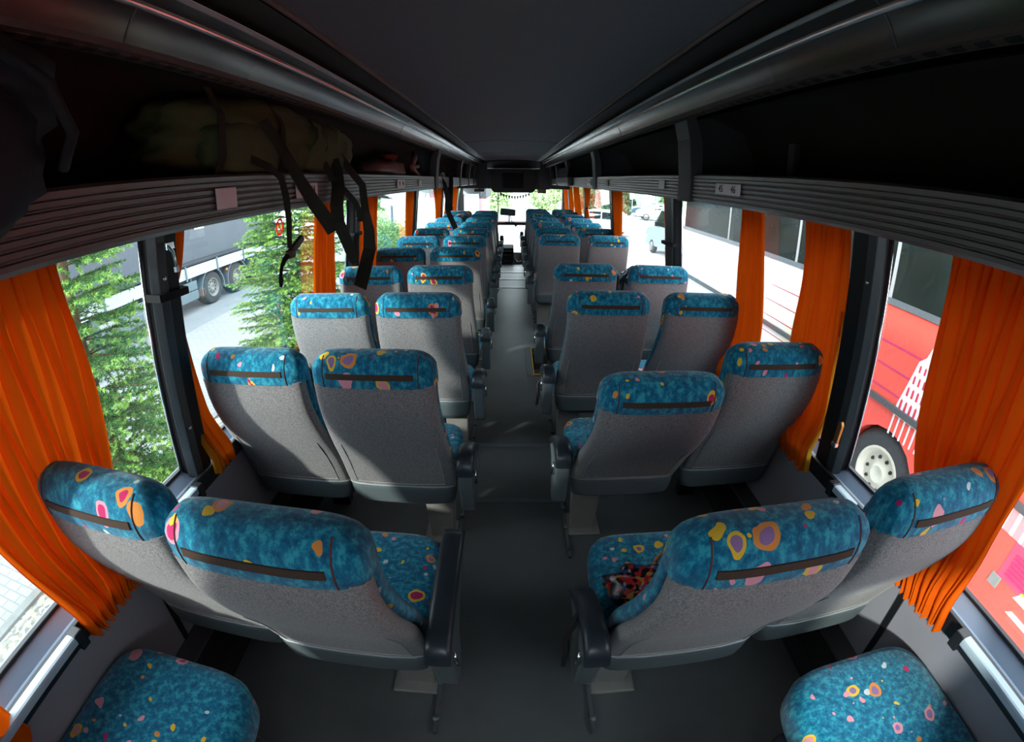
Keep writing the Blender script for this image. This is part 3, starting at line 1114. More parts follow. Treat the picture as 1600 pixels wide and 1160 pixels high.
# ------------------------------------------------------------------ curtains
def curtain_mesh(s, rows, npl, amp, seed, off0=0.008):
    """rows: (z, y rear edge, y front edge) from top to bottom; pleated sheet hanging just inside the glass"""
    rnd = random.Random(seed)
    ph = [rnd.uniform(-0.5, 0.5) for _ in range(npl + 2)]
    aa = [rnd.uniform(0.6, 1.25) for _ in range(npl + 2)]
    nu, nv = npl * 16, 26
    z1, z0 = rows[0][0], rows[-1][0]
    ta = sorted((z, a) for z, a, b in rows)
    tb = sorted((z, b) for z, a, b in rows)
    V, F = [], []
    for j in range(nv + 1):
        z = z1 + (z0 - z1) * j / nv
        ya, yb = smooth_lerp(ta, z), smooth_lerp(tb, z)
        for i in range(nu + 1):
            u = i / nu
            q = u * npl
            k = int(min(q, npl - 1e-6))
            fr = q - k
            am = amp * (aa[k] * (1 - fr) + aa[k + 1] * fr)
            tq = (q + 0.10 * math.sin(z * 5 + k) * math.sin(math.pi * fr) + 0.12 * ph[k]) % 1.0
            wv = max(0.0, 1 - (2 * tq - 1) ** 2) ** 0.5
            x = s * (wx(z) - off0 - am * wv - 0.016)
            if z < 0.86:
                x -= s * 0.055 * min(1.0, (0.86 - z) / 0.16) ** 1.5
            y = ya + (yb - ya) * u + 0.006 * math.sin(z * 9 + q * 2.3)
            zz = z + (0.006 * math.sin(q * 6.283 + 1) if j == nv else 0)
            V.append((x, y, zz))
    w = nu + 1
    for j in range(nv):
        for i in range(nu):
            f = (j * w + i, j * w + i + 1, (j + 1) * w + i + 1, (j + 1) * w + i)
            F.append(f if s < 0 else f[::-1])
    m = MB()
    m.add(V, F)
    return m


def curtain(s, rows, npl, label, amp=0.03, seed=1, tie=None, gold=None, group='orange window curtains'):
    yc = sum(r[1] + r[2] for r in rows) / (2 * len(rows))
    t = thing('curtain', label, 'curtain', (s * wx(rows[-1][0]) * 0.96, yc, rows[-1][0]), group)
    curtain_mesh(s, rows, npl, amp, seed).build('cloth', M['orange'], t, smooth=True, autos=38)
    if gold:
        curtain_mesh(s, gold, 2, 0.012, seed + 50, off0=0.012).build('gold_hem', M['gold'], t, smooth=True)
    if tie:
        z, y0, y1 = tie
        m = MB()
        m.ribbon([(s * (wx(z) - 0.012), y0, z + 0.006), (s * (wx(z) - 0.064), y0 + 0.008, z), (s * (wx(z) - 0.066), (y0 + y1) / 2, z - 0.004), (s * (wx(z) - 0.058), y1, z - 0.008), (s * (wx(z) - 0.012), y1 + 0.006, z - 0.004)], (0, 0, 0.012), 0.004)
        m.build('tie_strap', M['blackmat'], t)
    return t


curtain(-1, [(1.56, 0.29, 0.735), (1.25, 0.31, 0.784), (0.98, 0.345, 0.768), (0.73, 0.405, 0.71), (0.60, 0.43, 0.665)], 13, 'wide orange pleated curtain beside the first truck side row, drawn open over a spruce', seed=3, amp=0.032)
curtain(-1, [(1.56, -0.58, -0.20), (1.0, -0.56, 0.06), (0.60, -0.55, 0.13)], 8, 'orange curtain at the truck side rear corner by the bench seat', seed=4)
curtain(-1, [(1.56, 1.175, 1.262), (1.40, 1.17, 1.235), (1.325, 1.165, 1.205), (1.1, 1.165, 1.225), (0.9, 1.165, 1.255), (0.62, 1.175, 1.315)], 3, 'narrow dark orange curtain strapped to the black pillar behind the second truck side row', seed=5, amp=0.016, tie=(1.325, 1.07, 1.225), gold=[(1.05, 1.15, 1.175), (0.8, 1.155, 1.205), (0.63, 1.16, 1.235)])
curtain(-1, [(1.56, 2.33, 2.60), (1.2, 2.32, 2.62), (0.9, 2.31, 2.66), (0.64, 2.30, 2.68)], 7, 'bright orange curtain behind the hanging backpack straps, truck side', seed=6)
curtain(-1, [(1.56, 3.14, 3.51), (1.3, 3.13, 3.51), (1.0, 3.06, 3.55), (0.64, 3.02, 3.60)], 8, 'orange curtain just ahead of the second truck side pillar', seed=7, tie=(1.27, 2.92, 3.11))
curtain(-1, [(1.56, 4.52, 4.93), (1.2, 4.60, 4.93), (0.95, 4.66, 4.93), (0.64, 4.6, 4.94)], 7, 'gold lit orange curtain left of the third truck side pillar', seed=8)
curtain(-1, [(1.56, 6.15, 6.95), (1.25, 6.5, 6.95), (1.0, 6.6, 6.95), (0.64, 6.5, 6.96)], 8, 'orange curtain far up the truck side before the fourth pillar', seed=9)
curtain(-1, [(1.56, 7.4, 7.9), (1.2, 7.45, 7.85), (0.64, 7.4, 7.9)], 6, 'orange curtain far up the truck side past the fourth pillar', seed=10)
curtain(-1, [(1.56, 8.3, 8.93), (1.0, 8.3, 8.93), (0.64, 8.3, 8.93)], 7, 'frontmost orange curtain on the truck side beside the windscreen', seed=11)
curtain(1, [(1.58, 0.38, 0.845), (1.3, 0.43, 0.85), (1.0, 0.455, 0.82), (0.78, 0.45, 0.73), (0.60, 0.435, 0.655)], 13, 'wide orange curtain over the red coach, beside the first row from the rear', seed=13, amp=0.032)
curtain(1, [(1.58, 1.275, 1.545), (1.3, 1.27, 1.55), (1.0, 1.275, 1.575), (0.8, 1.265, 1.52), (0.585, 1.262, 1.455)], 8, 'orange pleated curtain with gold edge ahead of the black pillar, red coach side', seed=14, amp=0.024, gold=[(1.25, 1.268, 1.276), (1.0, 1.262, 1.278), (0.8, 1.25, 1.276), (0.6, 1.236, 1.262)])
curtain(1, [(1.58, 1.86, 2.08), (1.25, 1.85, 2.10), (0.95, 1.82, 2.12), (0.8, 1.86, 2.17), (0.6, 1.9, 2.24)], 7, 'dark orange curtain gathered before the white part of the coach outside', seed=15, amp=0.024)
curtain(1, [(1.58, 3.255, 3.33), (1.2, 3.25, 3.30), (0.64, 3.25, 3.31)], 2, 'thin dark red curtain edge tied to the pillar by the side door', seed=16, amp=0.014, tie=(1.2, 3.03, 3.31))
curtain(1, [(1.58, 4.62, 5.03), (1.25, 4.70, 5.03), (1.0, 4.74, 5.03), (0.64, 4.7, 5.04)], 7, 'orange curtain ahead of the side door window, red coach side', seed=17)
curtain(1, [(1.58, 6.5, 6.99), (1.3, 6.7, 6.98), (1.22, 6.85, 6.97), (1.0, 6.7, 6.98), (0.64, 6.6, 6.99)], 6, 'orange curtain tied at its waist farther up the red coach side', seed=18, tie=(1.22, 6.85, 7.0))
curtain(1, [(1.58, 7.7, 8.4), (1.2, 7.6, 8.35), (0.64, 7.3, 8.3)], 8, 'pale gold orange curtain swinging open near the front, red coach side', seed=19)
curtain(1, [(1.58, 8.5, 8.97), (1.0, 8.5, 8.97), (0.64, 8.5, 8.97)], 6, 'deep orange curtain behind the front pillar on the red coach side', seed=20)
curtain(1, [(1.58, 9.3, 9.95), (1.0, 9.3, 9.95), (0.64, 9.3, 9.95)], 7, 'frontmost orange curtain on the red coach side beside the windscreen', seed=21)

t = thing('window_hammer_hook', 'small bright hook hanging high on the first truck side pillar', 'hook', (-1.06, 1.14, 1.40))
m = MB()
m.box(-1.068, -1.060, 1.120, 1.155, 1.465, 1.485)
m.tube([(-1.06, 1.123, 1.475), (-1.052, 1.135, 1.455), (-1.054, 1.14, 1.42), (-1.056, 1.145, 1.405)], 0.006, 8)
m.build('hook_body', M['chrome'], t, smooth=True, autos=40)
m = MB()
m.box(-1.062, -1.050, 1.138, 1.154, 1.392, 1.410)
m.build('hook_tip', M['white'], t, bevel=0.002)
t = thing('pillar_latch', 'small brass and chrome latch low on the first black pillar, red coach side', 'latch', (1.14, 1.13, 0.78))
m = MB()
m.prism([(1.125, 0.80), (1.125, 0.875), (1.135, 0.888), (1.148, 0.88), (1.148, 0.80)], 'x', 1.118, 1.132)
m.build('brass_tab', simple('worn_brass', (0.35, 0.19, 0.05), 0.4, metal=0.7), t, bevel=0.003)
m = MB()
m.box(1.116, 1.134, 1.124, 1.150, 0.785, 0.803)
m.build('latch_end', M['chrome'], t, bevel=0.003)

# pale wall-side armrest bars on the sills
for s, ya, yb, lab in ((-1, -0.05, 0.385, 'pale blue bar on the sill by the truck side rear corner'), (-1, 0.90, 1.035, 'short pale blue bar on the sill behind the second truck side row'),
                       (1, -0.05, 0.37, 'pale blue bar on the sill by the red coach side rear corner'), (1, 0.93, 1.06, 'short pale blue bar on the sill behind the second row, red coach side')):
    t = thing('sill_bar', lab, 'rail', (s * 1.13, (ya + yb) / 2, 0.6), 'sill bars')
    m = MB()
    m.box(s * 1.098, s * 1.133, ya, yb, 0.655, 0.683)
    m.build('bar', M['sillbar'], t, bevel=0.008)
    m = MB()
    m.box(s * 1.095, s * 1.135, yb - 0.02, yb + 0.012, 0.63, 0.686)
    m.build('end_cap', M['black'], t, bevel=0.004)

# no-entry style emergency window sticker
t = thing('window_sticker', 'small sticker with a red slashed ring on the truck side window', 'sticker', (-1.13, 1.99, 1.38))


def onglass(s, y, z, d=0.004):
    return (s * (wx(z) - d), y, z)


m = MB()
for (ya, yb, za, zb) in ((1.948, 1.952, 1.382, 1.478), (2.031, 2.035, 1.382, 1.478), (1.952, 2.031, 1.382, 1.386), (1.952, 2.031, 1.474, 1.478)):
    m.hexa([onglass(-1, y, z, 0.002) for y, z in ((ya, za), (yb, za), (yb, zb), (ya, zb))], [onglass(-1, y, z, 0.0035) for y, z in ((ya, za), (yb, za), (yb, zb), (ya, zb))])
m.build('border', M['print'], t)
m = MB()
L = []
for k in range(29):
    a_ = 2 * math.pi * k / 28
    L.append([onglass(-1, 1.992 + 0.036 * math.cos(a_), 1.43 + 0.041 * math.sin(a_), 0.0035), onglass(-1, 1.992 + 0.026 * math.cos(a_), 1.43 + 0.031 * math.sin(a_), 0.0035),
              onglass(-1, 1.992 + 0.026 * math.cos(a_), 1.43 + 0.031 * math.sin(a_), 0.005), onglass(-1, 1.992 + 0.036 * math.cos(a_), 1.43 + 0.041 * math.sin(a_), 0.005)])
m.loft(L)
m.hexa([onglass(-1, y, z, 0.0035) for y, z in ((1.968, 1.452), (1.974, 1.458), (2.016, 1.408), (2.010, 1.402))], [onglass(-1, y, z, 0.005) for y, z in ((1.968, 1.452), (1.974, 1.458), (2.016, 1.408), (2.010, 1.402))])
m.build('slashed_ring', cloth_translucent('sticker_red_film', (0.75, 0.06, 0.04), (0.9, 0.10, 0.07), 0.65), t)

# ------------------------------------------------------------------ rack: plates, luggage
def plate(s, y0, y1, z0, z1, label, txt=None, mat='plate', tilt=0.0):
    xf = 0.6965
    t = thing('number_plate' if txt else 'label_plate', label, 'label', (s * xf, (y0 + y1) / 2, z0), 'plates on the rack fronts')
    m = MB()
    m.box(s * xf, s * (xf - 0.004), y0, y1, z0, z1)
    m.build('plate_panel', M[mat], t, bevel=0.001)
    if txt:
        n = len(txt)
        for i, tx in enumerate(txt):
            yy = y0 + (y1 - y0) * (i + 0.5) / n if s < 0 else y1 - (y1 - y0) * (i + 0.5) / n
            R = Matrix(((0, 0, -s), (-s, 0, 0), (0, 1, 0))).to_4x4()
            R.translation = Vector((s * (xf - 0.0046), yy, (z0 + z1) / 2))
            text('number', tx, M['print'], 0.036, R, t)
    return t


plate(-1, 0.903, 0.985, 1.572, 1.620, 'blank pale pink plate on the truck side rack, nearest the camera', None)
plate(-1, 1.315, 1.475, 1.572, 1.618, 'plate numbered 43 behind the dangling strap, truck side rack', ('43', '44'))
plate(-1, 2.60, 2.78, 1.572, 1.621, 'pale number plate below the pink bag, truck side rack', ('39', '40'))
plate(-1, 3.21, 3.31, 1.575, 1.618, 'small pale blank plate right of the pink bag, truck side rack', None)
plate(1, 1.375, 1.565, 1.593, 1.632, 'plate numbered 45 46 on the red coach side rack', ('45', '46'))
plate(1, 2.145, 2.225, 1.594, 1.636, 'small blank plate ahead of the wide strap, red coach side rack', None)
plate(1, 3.45, 3.56, 1.585, 1.632, 'small grey blank plate midway along the red coach side rack', None, 'seam')
plate(1, 4.22, 4.42, 1.582, 1.640, 'pale plate far along the red coach side rack, before the taupe box', ('41', '42'))

# olive backpack lying in the rack, its straps hanging down over the front
bp = thing('backpack', 'olive canvas backpack with straps dangling over the truck side rack edge', 'bag', (-0.88, 1.45, 1.62))


def lump(d):
    q = (abs(d[0]) ** 3.2 + abs(d[1]) ** 3.2 + abs(d[2]) ** 3.2) ** (-1 / 3.2)
    return q * (1 + 0.035 * math.sin(9 * d[1] + 3 * d[2]) + 0.03 * math.sin(14 * d[2] + 5 * d[0]) + 0.02 * math.sin(23 * d[1] * d[2] + 11 * d[0]))


m = MB()
m.ball((-0.895, 1.40, 1.76), (0.16, 0.50, 0.125), 40, 26, lump)
body = m.build('pack_body', M['olive'], bp, smooth=True)
m = MB()
m.ball((-0.80, 1.72, 1.735), (0.10, 0.24, 0.10), 30, 20, lump)
m.build('lid_pocket', M['olive'], bp, smooth=True)
m = MB()
m.ball((-0.775, 1.15, 1.72), (0.055, 0.18, 0.075), 26, 16, lump)
m.build('side_pocket', M['olive'], bp, smooth=True)
for y in (0.98, 1.30):
    m = MB()
    m.ribbon([(-0.745, y, 1.64), (-0.722, y, 1.70), (-0.728, y + 0.01, 1.80), (-0.77, y + 0.01, 1.872), (-0.90, y, 1.89)], (0, 0.014, 0), 0.004)
    m.build('compression_strap', M['strap'], bp)
for y, z in ((1.52, 1.80), (1.60, 1.77), (1.70, 1.80), (1.78, 1.76)):
    m = MB()
    m.tube([(-0.735, y, z + 0.04), (-0.705, y + 0.015, z + 0.01), (-0.702, y + 0.005, z - 0.03), (-0.722, y - 0.02, z - 0.07)], [0.006, 0.011, 0.010, 0.004], 8)
    m.build('canvas_fold', M['olive'], bp, smooth=True)


def hang(pts, w, name='hanging_strap', mat='strap', tw=None):
    m = MB()
    sides = []
    for i, p in enumerate(pts):
        a_, b_ = Vector(pts[max(i - 1, 0)]), Vector(pts[min(i + 1, len(pts) - 1)])
        t_ = (b_ - a_).normalized()
        n_ = Vector((-0.42, 0.91, 0))
        sd = t_.cross(n_).normalized()
        if tw:
            sd = (sd * math.cos(tw[i]) + n_ * math.sin(tw[i]))
        sides.append(sd * (w[i] if isinstance(w, (list, tuple)) else w) * 0.5)
    m.ribbon(pts, sides, 0.004)
    return m.build(name, M[mat], bp)


X1, X2 = -0.676, -0.668
hang([(-0.735, 1.10, 1.70), (-0.69, 1.150, 1.668), (X1, 1.189, 1.636), (X1, 1.211, 1.578), (X1, 1.216, 1.513), (X1, 1.205, 1.435)], [0.022, 0.020, 0.018, 0.020, 0.016, 0.014])
m = MB()
m.hexa([(X1 - 0.006, 1.286, 1.464), (X1 - 0.006, 1.302, 1.446), (X1 - 0.006, 1.196, 1.404), (X1 - 0.006, 1.184, 1.426)], [(X1 + 0.006, 1.286, 1.464), (X1 + 0.006, 1.302, 1.446), (X1 + 0.006, 1.196, 1.404), (X1 + 0.006, 1.184, 1.426)])
m.box(X1 - 0.009, X1 + 0.009, 1.19, 1.225, 1.405, 1.43)
m.build('strap_buckle', M['buckle'], bp, bevel=0.004)
hang([(X1, 1.196, 1.420), (X1, 1.165, 1.407), (X1, 1.145, 1.392), (X1, 1.132, 1.367), (X1, 1.132, 1.355), (X1, 1.126, 1.338)], [0.016, 0.014, 0.010, 0.009, 0.014, 0.008], 'strap_tail')
hang([(-0.72, 1.18, 1.80), (-0.70, 1.22, 1.745), (-0.69, 1.244, 1.706), (X1, 1.303, 1.631), (X1, 1.405, 1.55), (X1, 1.502, 1.484), (X1, 1.548, 1.440)], [0.028, 0.03, 0.032, 0.036, 0.046, 0.05, 0.045], 'shoulder_strap')
hang([(-0.71, 1.66, 1.70), (-0.69, 1.645, 1.66), (X2, 1.605, 1.60), (X2, 1.578, 1.53), (X2, 1.585, 1.47), (X2, 1.651, 1.396), (X2, 1.715, 1.315), (X2, 1.735, 1.292)], [0.05, 0.05, 0.048, 0.048, 0.046, 0.044, 0.040, 0.030], 'shoulder_strap')
hang([(-0.71, 1.58, 1.69), (-0.69, 1.60, 1.63), (X2 + 0.006, 1.663, 1.578), (X2 + 0.006, 1.75, 1.54), (X2 + 0.006, 1.805, 1.50), (X2 + 0.006, 1.815, 1.45)], 0.024, 'hanging_strap')
hang([(-0.71, 1.74, 1.72), (-0.69, 1.79, 1.668), (X2 + 0.01, 1.853, 1.599), (X2 + 0.01, 1.878, 1.489), (X2 + 0.01, 1.915, 1.400), (X2 + 0.01, 1.904, 1.320), (X2 + 0.01, 1.83, 1.255), (X2 + 0.01, 1.738, 1.188)], [0.03, 0.030, 0.030, 0.034, 0.048, 0.056, 0.058, 0.058], 'shoulder_strap')
hang([(X2 + 0.005, 1.735, 1.292), (X2 + 0.004, 1.742, 1.35), (X2 + 0.004, 1.76, 1.40)], 0.02, 'strap_tail')

# dark duffel at the camera end of the truck side rack
m = MB()
m.ball((-0.82, 0.17, 1.765), (0.215, 0.33, 0.118), 34, 22, lump)
t = thing('duffel_bag', 'bulging dark navy duffel bag at the rear end of the truck side rack', 'bag', (-0.84, 0.19, 1.62))
m.build('bag_body', M['navy'], t, smooth=True)
m = MB()
m.ball((-0.642, 0.17, 1.685), (0.042, 0.24, 0.10), 24, 16, lump)
m.build('bag_flap', M['navy'], t, smooth=True)
m = MB()
m.tube([(-0.62, 0.34, 1.82), (-0.585, 0.40, 1.77), (-0.59, 0.44, 1.71), (-0.63, 0.45, 1.67)], 0.009, 8)
m.build('carry_handle', M['blackmat'], t, smooth=True)

# knotted pale pink bag, red cloth, a black camera case with hanging strap
t = thing('plastic_bag', 'pale pink plastic bag knotted at its end, lying in the truck side rack', 'bag', (-0.86, 3.05, 1.62))
m = MB()
m.ball((-0.86, 2.95, 1.685), (0.11, 0.46, 0.075), 30, 18, lambda d: (1 - 0.35 * max(0, d[1]) ** 2) * (1 + 0.06 * math.sin(11 * d[1] + 6 * d[0]) + 0.05 * math.sin(17 * d[0] + 4 * d[2])))
m.build('bag_body', M['pinkbag'], t, smooth=True)
m = MB()
m.ball((-0.79, 3.45, 1.715), (0.03, 0.05, 0.035), 12, 8)
for dy, dz_ in ((0.12, 0.10), (0.2, 0.03), (0.22, -0.05), (0.05, 0.12)):
    m.hexa([(-0.80, 3.44, 1.705), (-0.78, 3.46, 1.705), (-0.78, 3.46, 1.725), (-0.80, 3.44, 1.725)], [(-0.80, 3.44 + dy, 1.70 + dz_), (-0.775, 3.46 + dy, 1.69 + dz_), (-0.775, 3.47 + dy, 1.72 + dz_), (-0.80, 3.45 + dy, 1.73 + dz_)])
m.build('knot', M['pinkbag'], t, smooth=True)
m = MB()
m.ball((-0.93, 3.30, 1.80), (0.06, 0.16, 0.03), 16, 10, lambda d: 1 + 0.12 * math.sin(7 * d[1] + 9 * d[0]))
tag(m.build('red_cloth', M['red'], smooth=True), 'scrap of red cloth lying on the pink plastic bag', 'cloth')
t = thing('camera_case', 'small black case with a long strap hanging from the truck side rack', 'case', (-0.79, 4.3, 1.62))
m = MB()
m.box(-0.86, -0.72, 4.12, 4.75, 1.62, 1.70)
m.build('case_body', M['blackmat'], t, bevel=0.012)
m = MB()
m.tube([(-0.715, 4.35, 1.66), (-0.70, 4.32, 1.68), (-0.70, 4.42, 1.69), (-0.70, 4.5, 1.66), (-0.70, 4.42, 1.63), (-0.70, 4.35, 1.64)], 0.007, 6)
m.build('case_buckle', M['seam'], t, smooth=True)
for pts, w in (([(-0.72, 4.36, 1.64), (-0.69, 4.42, 1.58), (-0.68, 4.566, 1.467), (-0.68, 4.62, 1.38), (-0.68, 4.60, 1.33), (-0.68, 4.62, 1.29), (-0.68, 4.78, 1.222), (-0.68, 5.05, 1.12), (-0.68, 5.2, 1.062)], [0.04, 0.045, 0.05, 0.062, 0.055, 0.05, 0.055, 0.060, 0.055]),
               ([(-0.72, 4.9, 1.80), (-0.69, 4.90, 1.70), (-0.685, 4.876, 1.595), (-0.685, 4.80, 1.372), (-0.685, 4.72, 1.31)], [0.045, 0.05, 0.055, 0.055, 0.05])):
    m = MB()
    sd = []
    for i, p in enumerate(pts):
        a_, b_ = Vector(pts[max(i - 1, 0)]), Vector(pts[min(i + 1, len(pts) - 1)])
        sd.append((b_ - a_).normalized().cross(Vector((-0.15, 0.99, 0))).normalized() * w[i] * 0.5)
    m.ribbon(pts, sd, 0.005)
    m.build('case_strap', M['blackmat'], t)
m = MB()
m.ball((-0.675, 4.80, 1.322), (0.02, 0.06, 0.03), 10, 8)
m.build('strap_slider', M['blackmat'], t, smooth=True)

# taupe box in the far part of the other rack
m = MB()
m.prism([(0.655, 1.56), (0.64, 1.60), (0.635, 1.67), (0.705, 1.67), (0.705, 1.56)], 'y', 5.55, 6.9)
t = thing('monitor_box', 'taupe plastic box with black top hanging at the red coach side rack', 'box', (0.68, 6.2, 1.54))
m.build('box_body', M['greybox'], t, bevel=0.01)
m = MB()
m.prism([(0.640, 1.672), (0.655, 1.80), (0.70, 1.80), (0.705, 1.672)], 'y', 5.6, 6.8)
m.build('box_top', M['blackmat'], t, bevel=0.008)
m = MB()
m.box(0.93, 0.955, 1.435, 1.475, 1.60, 1.80)
tag(m.build('rack_bracket', M['divider'], bevel=0.004), 'small upright grey bracket inside the red coach side rack', 'bracket')

# ------------------------------------------------------------------ things among the seats
t = thing('pouch', 'black and red printed pouch lying on a teal seat cushion', 'pouch', (0.36, 0.86, 0.476))
m = MB()
m.ball((0.36, 0.855, 0.515), (0.115, 0.075, 0.045), 26, 16, lambda d: (abs(d[0]) ** 2.6 + abs(d[1]) ** 2.6 + abs(d[2]) ** 2.6) ** (-1 / 2.6) * (1 + 0.10 * math.sin(8 * d[0] + 5 * d[1]) + 0.06 * math.sin(13 * d[1] + 9 * d[2])))
m.build('pouch_body', M['pouch'], t, smooth=True)
m = MB()
m.tube([(0.44, 0.90, 0.55), (0.45, 0.91, 0.575), (0.42, 0.925, 0.582), (0.40, 0.915, 0.558)], 0.007, 6)
m.build('pouch_loop', simple('orange_cord', (0.55, 0.2, 0.06), 0.7), t, smooth=True)
for (x, y, z0, z1, lab) in ((0.118, 0.68, 0.43, 0.59, 'black strap hung on the armrest of the first aisle seat, red coach side'), (0.122, 2.24, 0.40, 0.58, 'black strap hung on the armrest of the third aisle seat, red coach side')):
    m = MB()
    m.ribbon([(x + 0.022, y + 0.03, z1), (x + 0.004, y + 0.02, z1 - 0.03), (x - 0.008, y + 0.01, z1 - 0.06), (x - 0.004, y - 0.01, z0 + 0.05), (x - 0.008, y - 0.01, z0)], (0.004, 0.016, 0), 0.012)
    tag(m.build('arm_strap', M['blackmat']), lab, 'strap', 'straps on armrests')
t = thing('door_handrail', 'black curved handrail with a chrome bar beside the side door steps', 'handrail', (0.84, 3.54, -0.44))
m = MB()
m.tube([(0.84, 3.54, -0.44), (0.84, 3.54, 0.76), (0.835, 3.54, 0.86), (0.81, 3.54, 0.90), (0.77, 3.54, 0.91)], 0.016, 10)
m.tube([(0.84, 3.54, 0.80), (0.93, 3.54, 0.90), (1.02, 3.54, 0.92), (1.12, 3.54, 0.90)], 0.014, 10)
m.build('rail', M['black'], t, smooth=True)
m = MB()
m.tube([(0.86, 3.54, 0.88), (0.95, 3.54, 0.945), (1.06, 3.54, 0.955), (1.13, 3.54, 0.93)], 0.010, 8)
m.build('chrome_bar', M['chrome'], t, smooth=True)

# ------------------------------------------------------------------ front end
t = thing('monitor_console', 'dark ceiling console with a built-in black screen above the aisle front', 'monitor', (-0.01, 8.9, 1.4))
m = MB()
m.prism([(-0.37, 1.385), (-0.43, 1.45), (-0.46, 1.62), (-0.44, 1.78), (-0.36, 1.83), (-0.2, 1.845), (0.2, 1.845), (0.36, 1.83), (0.44, 1.78), (0.46, 1.62), (0.43, 1.45), (0.37, 1.385)], 'y', 8.8, 9.25)
m.build('housing', M['console'], t, bevel=0.02)
m = MB()
m.box(-0.21, 0.19, 8.783, 8.80, 1.46, 1.765)
m.build('bezel', M['rackdark'], t, bevel=0.006)
m = MB()
m.box(-0.185, 0.165, 8.778, 8.784, 1.49, 1.745)
m.build('screen', M['screen'], t)
m = MB()
m.prism([(8.72, 1.99), (8.72, 2.08), (9.3, 2.08), (9.3, 1.86), (8.9, 1.86)], 'x', -1.05, 1.0)
st(m.build('ceiling', M['console']))
m = MB()
for s in (-1, 1):
    m.box(s * 0.5, s * 1.1, 8.76, 8.80, 1.47, 2.05)
st(m.build('trim_15', M['divider']))

t = thing('pennant_string', 'string of little dark pennants sagging under the monitor console', 'bunting', (0.02, 9.0, 1.28))
pts = []
for k in range(25):
    u = k / 24
    pts.append((-0.27 + 0.60 * u, 9.0, 1.385 - 0.075 * (1 - (2 * u - 1) ** 2)))
m = MB()
m.tube(pts, 0.003, 5)
m.build('string', M['print'], t)
for k in range(11):
    u = (k + 0.5) / 11
    x, z = -0.27 + 0.60 * u, 1.385 - 0.075 * (1 - (2 * u - 1) ** 2)
    m = MB()
    m.prism([(x - 0.022, z), (x, z - 0.082), (x + 0.022, z)], 'y', 8.999, 9.001)
    m.build('pennant', [M['print'], M['navy'], simple('gold_black_pennant', (0.05, 0.045, 0.005), 0.8)][k % 3], t)

t = thing('rear_view_mirror', 'wide interior rear-view mirror standing above the dashboard strip', 'mirror', (-0.1, 9.5, 0.8))
m = MB()
m.prism([(-0.27, 0.92), (-0.26, 1.035), (-0.24, 1.045), (0.03, 1.02), (0.055, 1.0), (0.05, 0.895), (0.03, 0.88), (-0.25, 0.90)], 'y', 9.48, 9.53)
m.build('housing', M['black'], t, bevel=0.008)
m = MB()
m.prism([(-0.245, 0.93), (-0.24, 1.02), (0.025, 1.0), (0.03, 0.905)], 'y', 9.474, 9.48)
m.build('mirror_glass', M['mirror'], t)
m = MB()
m.tube([(-0.08, 9.52, 0.76), (-0.08, 9.52, 0.9)], 0.012, 8)
m.tube([(-0.02, 9.52, 0.76), (-0.06, 9.52, 0.9)], 0.008, 8)
m.build('stem', M['black'], t)

t = thing('dashboard_shelf', 'maroon dashboard shelf strip across the windscreen foot', 'dashboard', (0, 9.7, 0.6))
m = MB()
m.box(-1.10, 1.10, 9.5, 9.85, 0.685, 0.75)
m.build('shelf_board', M['maroon'], t, bevel=0.01)
m = MB()
m.box(-0.17, 0.04, 9.46, 9.5, 0.70, 0.76)
m.build('instrument_hood', M['black'], t, bevel=0.01)
m = MB()
m.prism([(0.03, 0.69), (0.06, 0.64), (0.09, 0.69)], 'y', 9.48, 9.485)
tag(m.build('red_pennant', M['red']), 'tiny red pennant hanging from the maroon dashboard shelf', 'pennant')

t = thing('driver_console', 'black ledged console box at the front end of the aisle', 'console', (-0.2, 9.3, -0.58))
m = MB()
m.prism([(9.0, -0.58), (9.0, 0.10), (9.05, 0.26), (9.5, 0.28), (9.5, -0.58)], 'x', -0.42, 0.02)
m.build('console_body', M['blackmat'], t, bevel=0.02)
for z in (0.20, 0.12, 0.0):
    m = MB()
    m.box(-0.19, -0.02, 8.975, 9.0 + (z > 0.1) * 0.03, z, z + 0.015)
    m.build('ledge', M['pillar_strip'], t)
t = thing('step_handrail', 'black handrail curling by the front steps at the aisle end', 'handrail', (0.2, 8.9, -0.58))
m = MB()
m.tube([(0.02, 9.0, 0.05), (0.10, 8.95, -0.02), (0.19, 8.9, 0.02), (0.25, 8.85, 0.14), (0.27, 8.8, 0.3)], 0.022, 8)
m.tube([(0.19, 8.9, 0.02), (0.19, 8.9, -0.58)], 0.022, 8)
m.build('rail', M['black'], t, smooth=True)

t = thing('digital_clock', 'small black clock box hanging by the windscreen top, truck side', 'clock', (-0.66, 8.7, 1.41))
m = MB()
m.box(-0.74, -0.55, 8.66, 8.72, 1.405, 1.462)
m.build('clock_case', M['black'], t, bevel=0.006)
m = MB()
m.box(-0.66, -0.64, 8.67, 8.71, 1.462, 1.545)
m.build('bracket', M['black'], t)
t = thing('hanging_handset', 'dark handset box hanging by the windscreen top, red coach side', 'handset', (0.55, 8.7, 1.39))
m = MB()
m.box(0.46, 0.62, 8.66, 8.72, 1.385, 1.455)
m.build('handset_case', M['greybox'], t, bevel=0.008)
m = MB()
m.box(0.40, 0.68, 8.67, 8.71, 1.455, 1.475)
m.build('bracket', M['black'], t)
t = thing('sun_visor', 'pale grey sun visor panel at the windscreen top, truck side', 'visor', (-0.85, 9.9, 1.3))
m = MB()
m.box(-1.08, -0.72, 9.9, 9.915, 1.33, 1.46)
m.build('visor_panel', M['white'], t, bevel=0.004)
m = MB()
m.tube([(-1.08, 9.905, 1.465), (-0.72, 9.905, 1.465)], 0.008, 6)
for x in (-1.05, -0.75):
    m.tube([(x, 9.905, 1.465), (x, 10.0, 1.48), (x, 10.29, 1.48)], 0.008, 6)
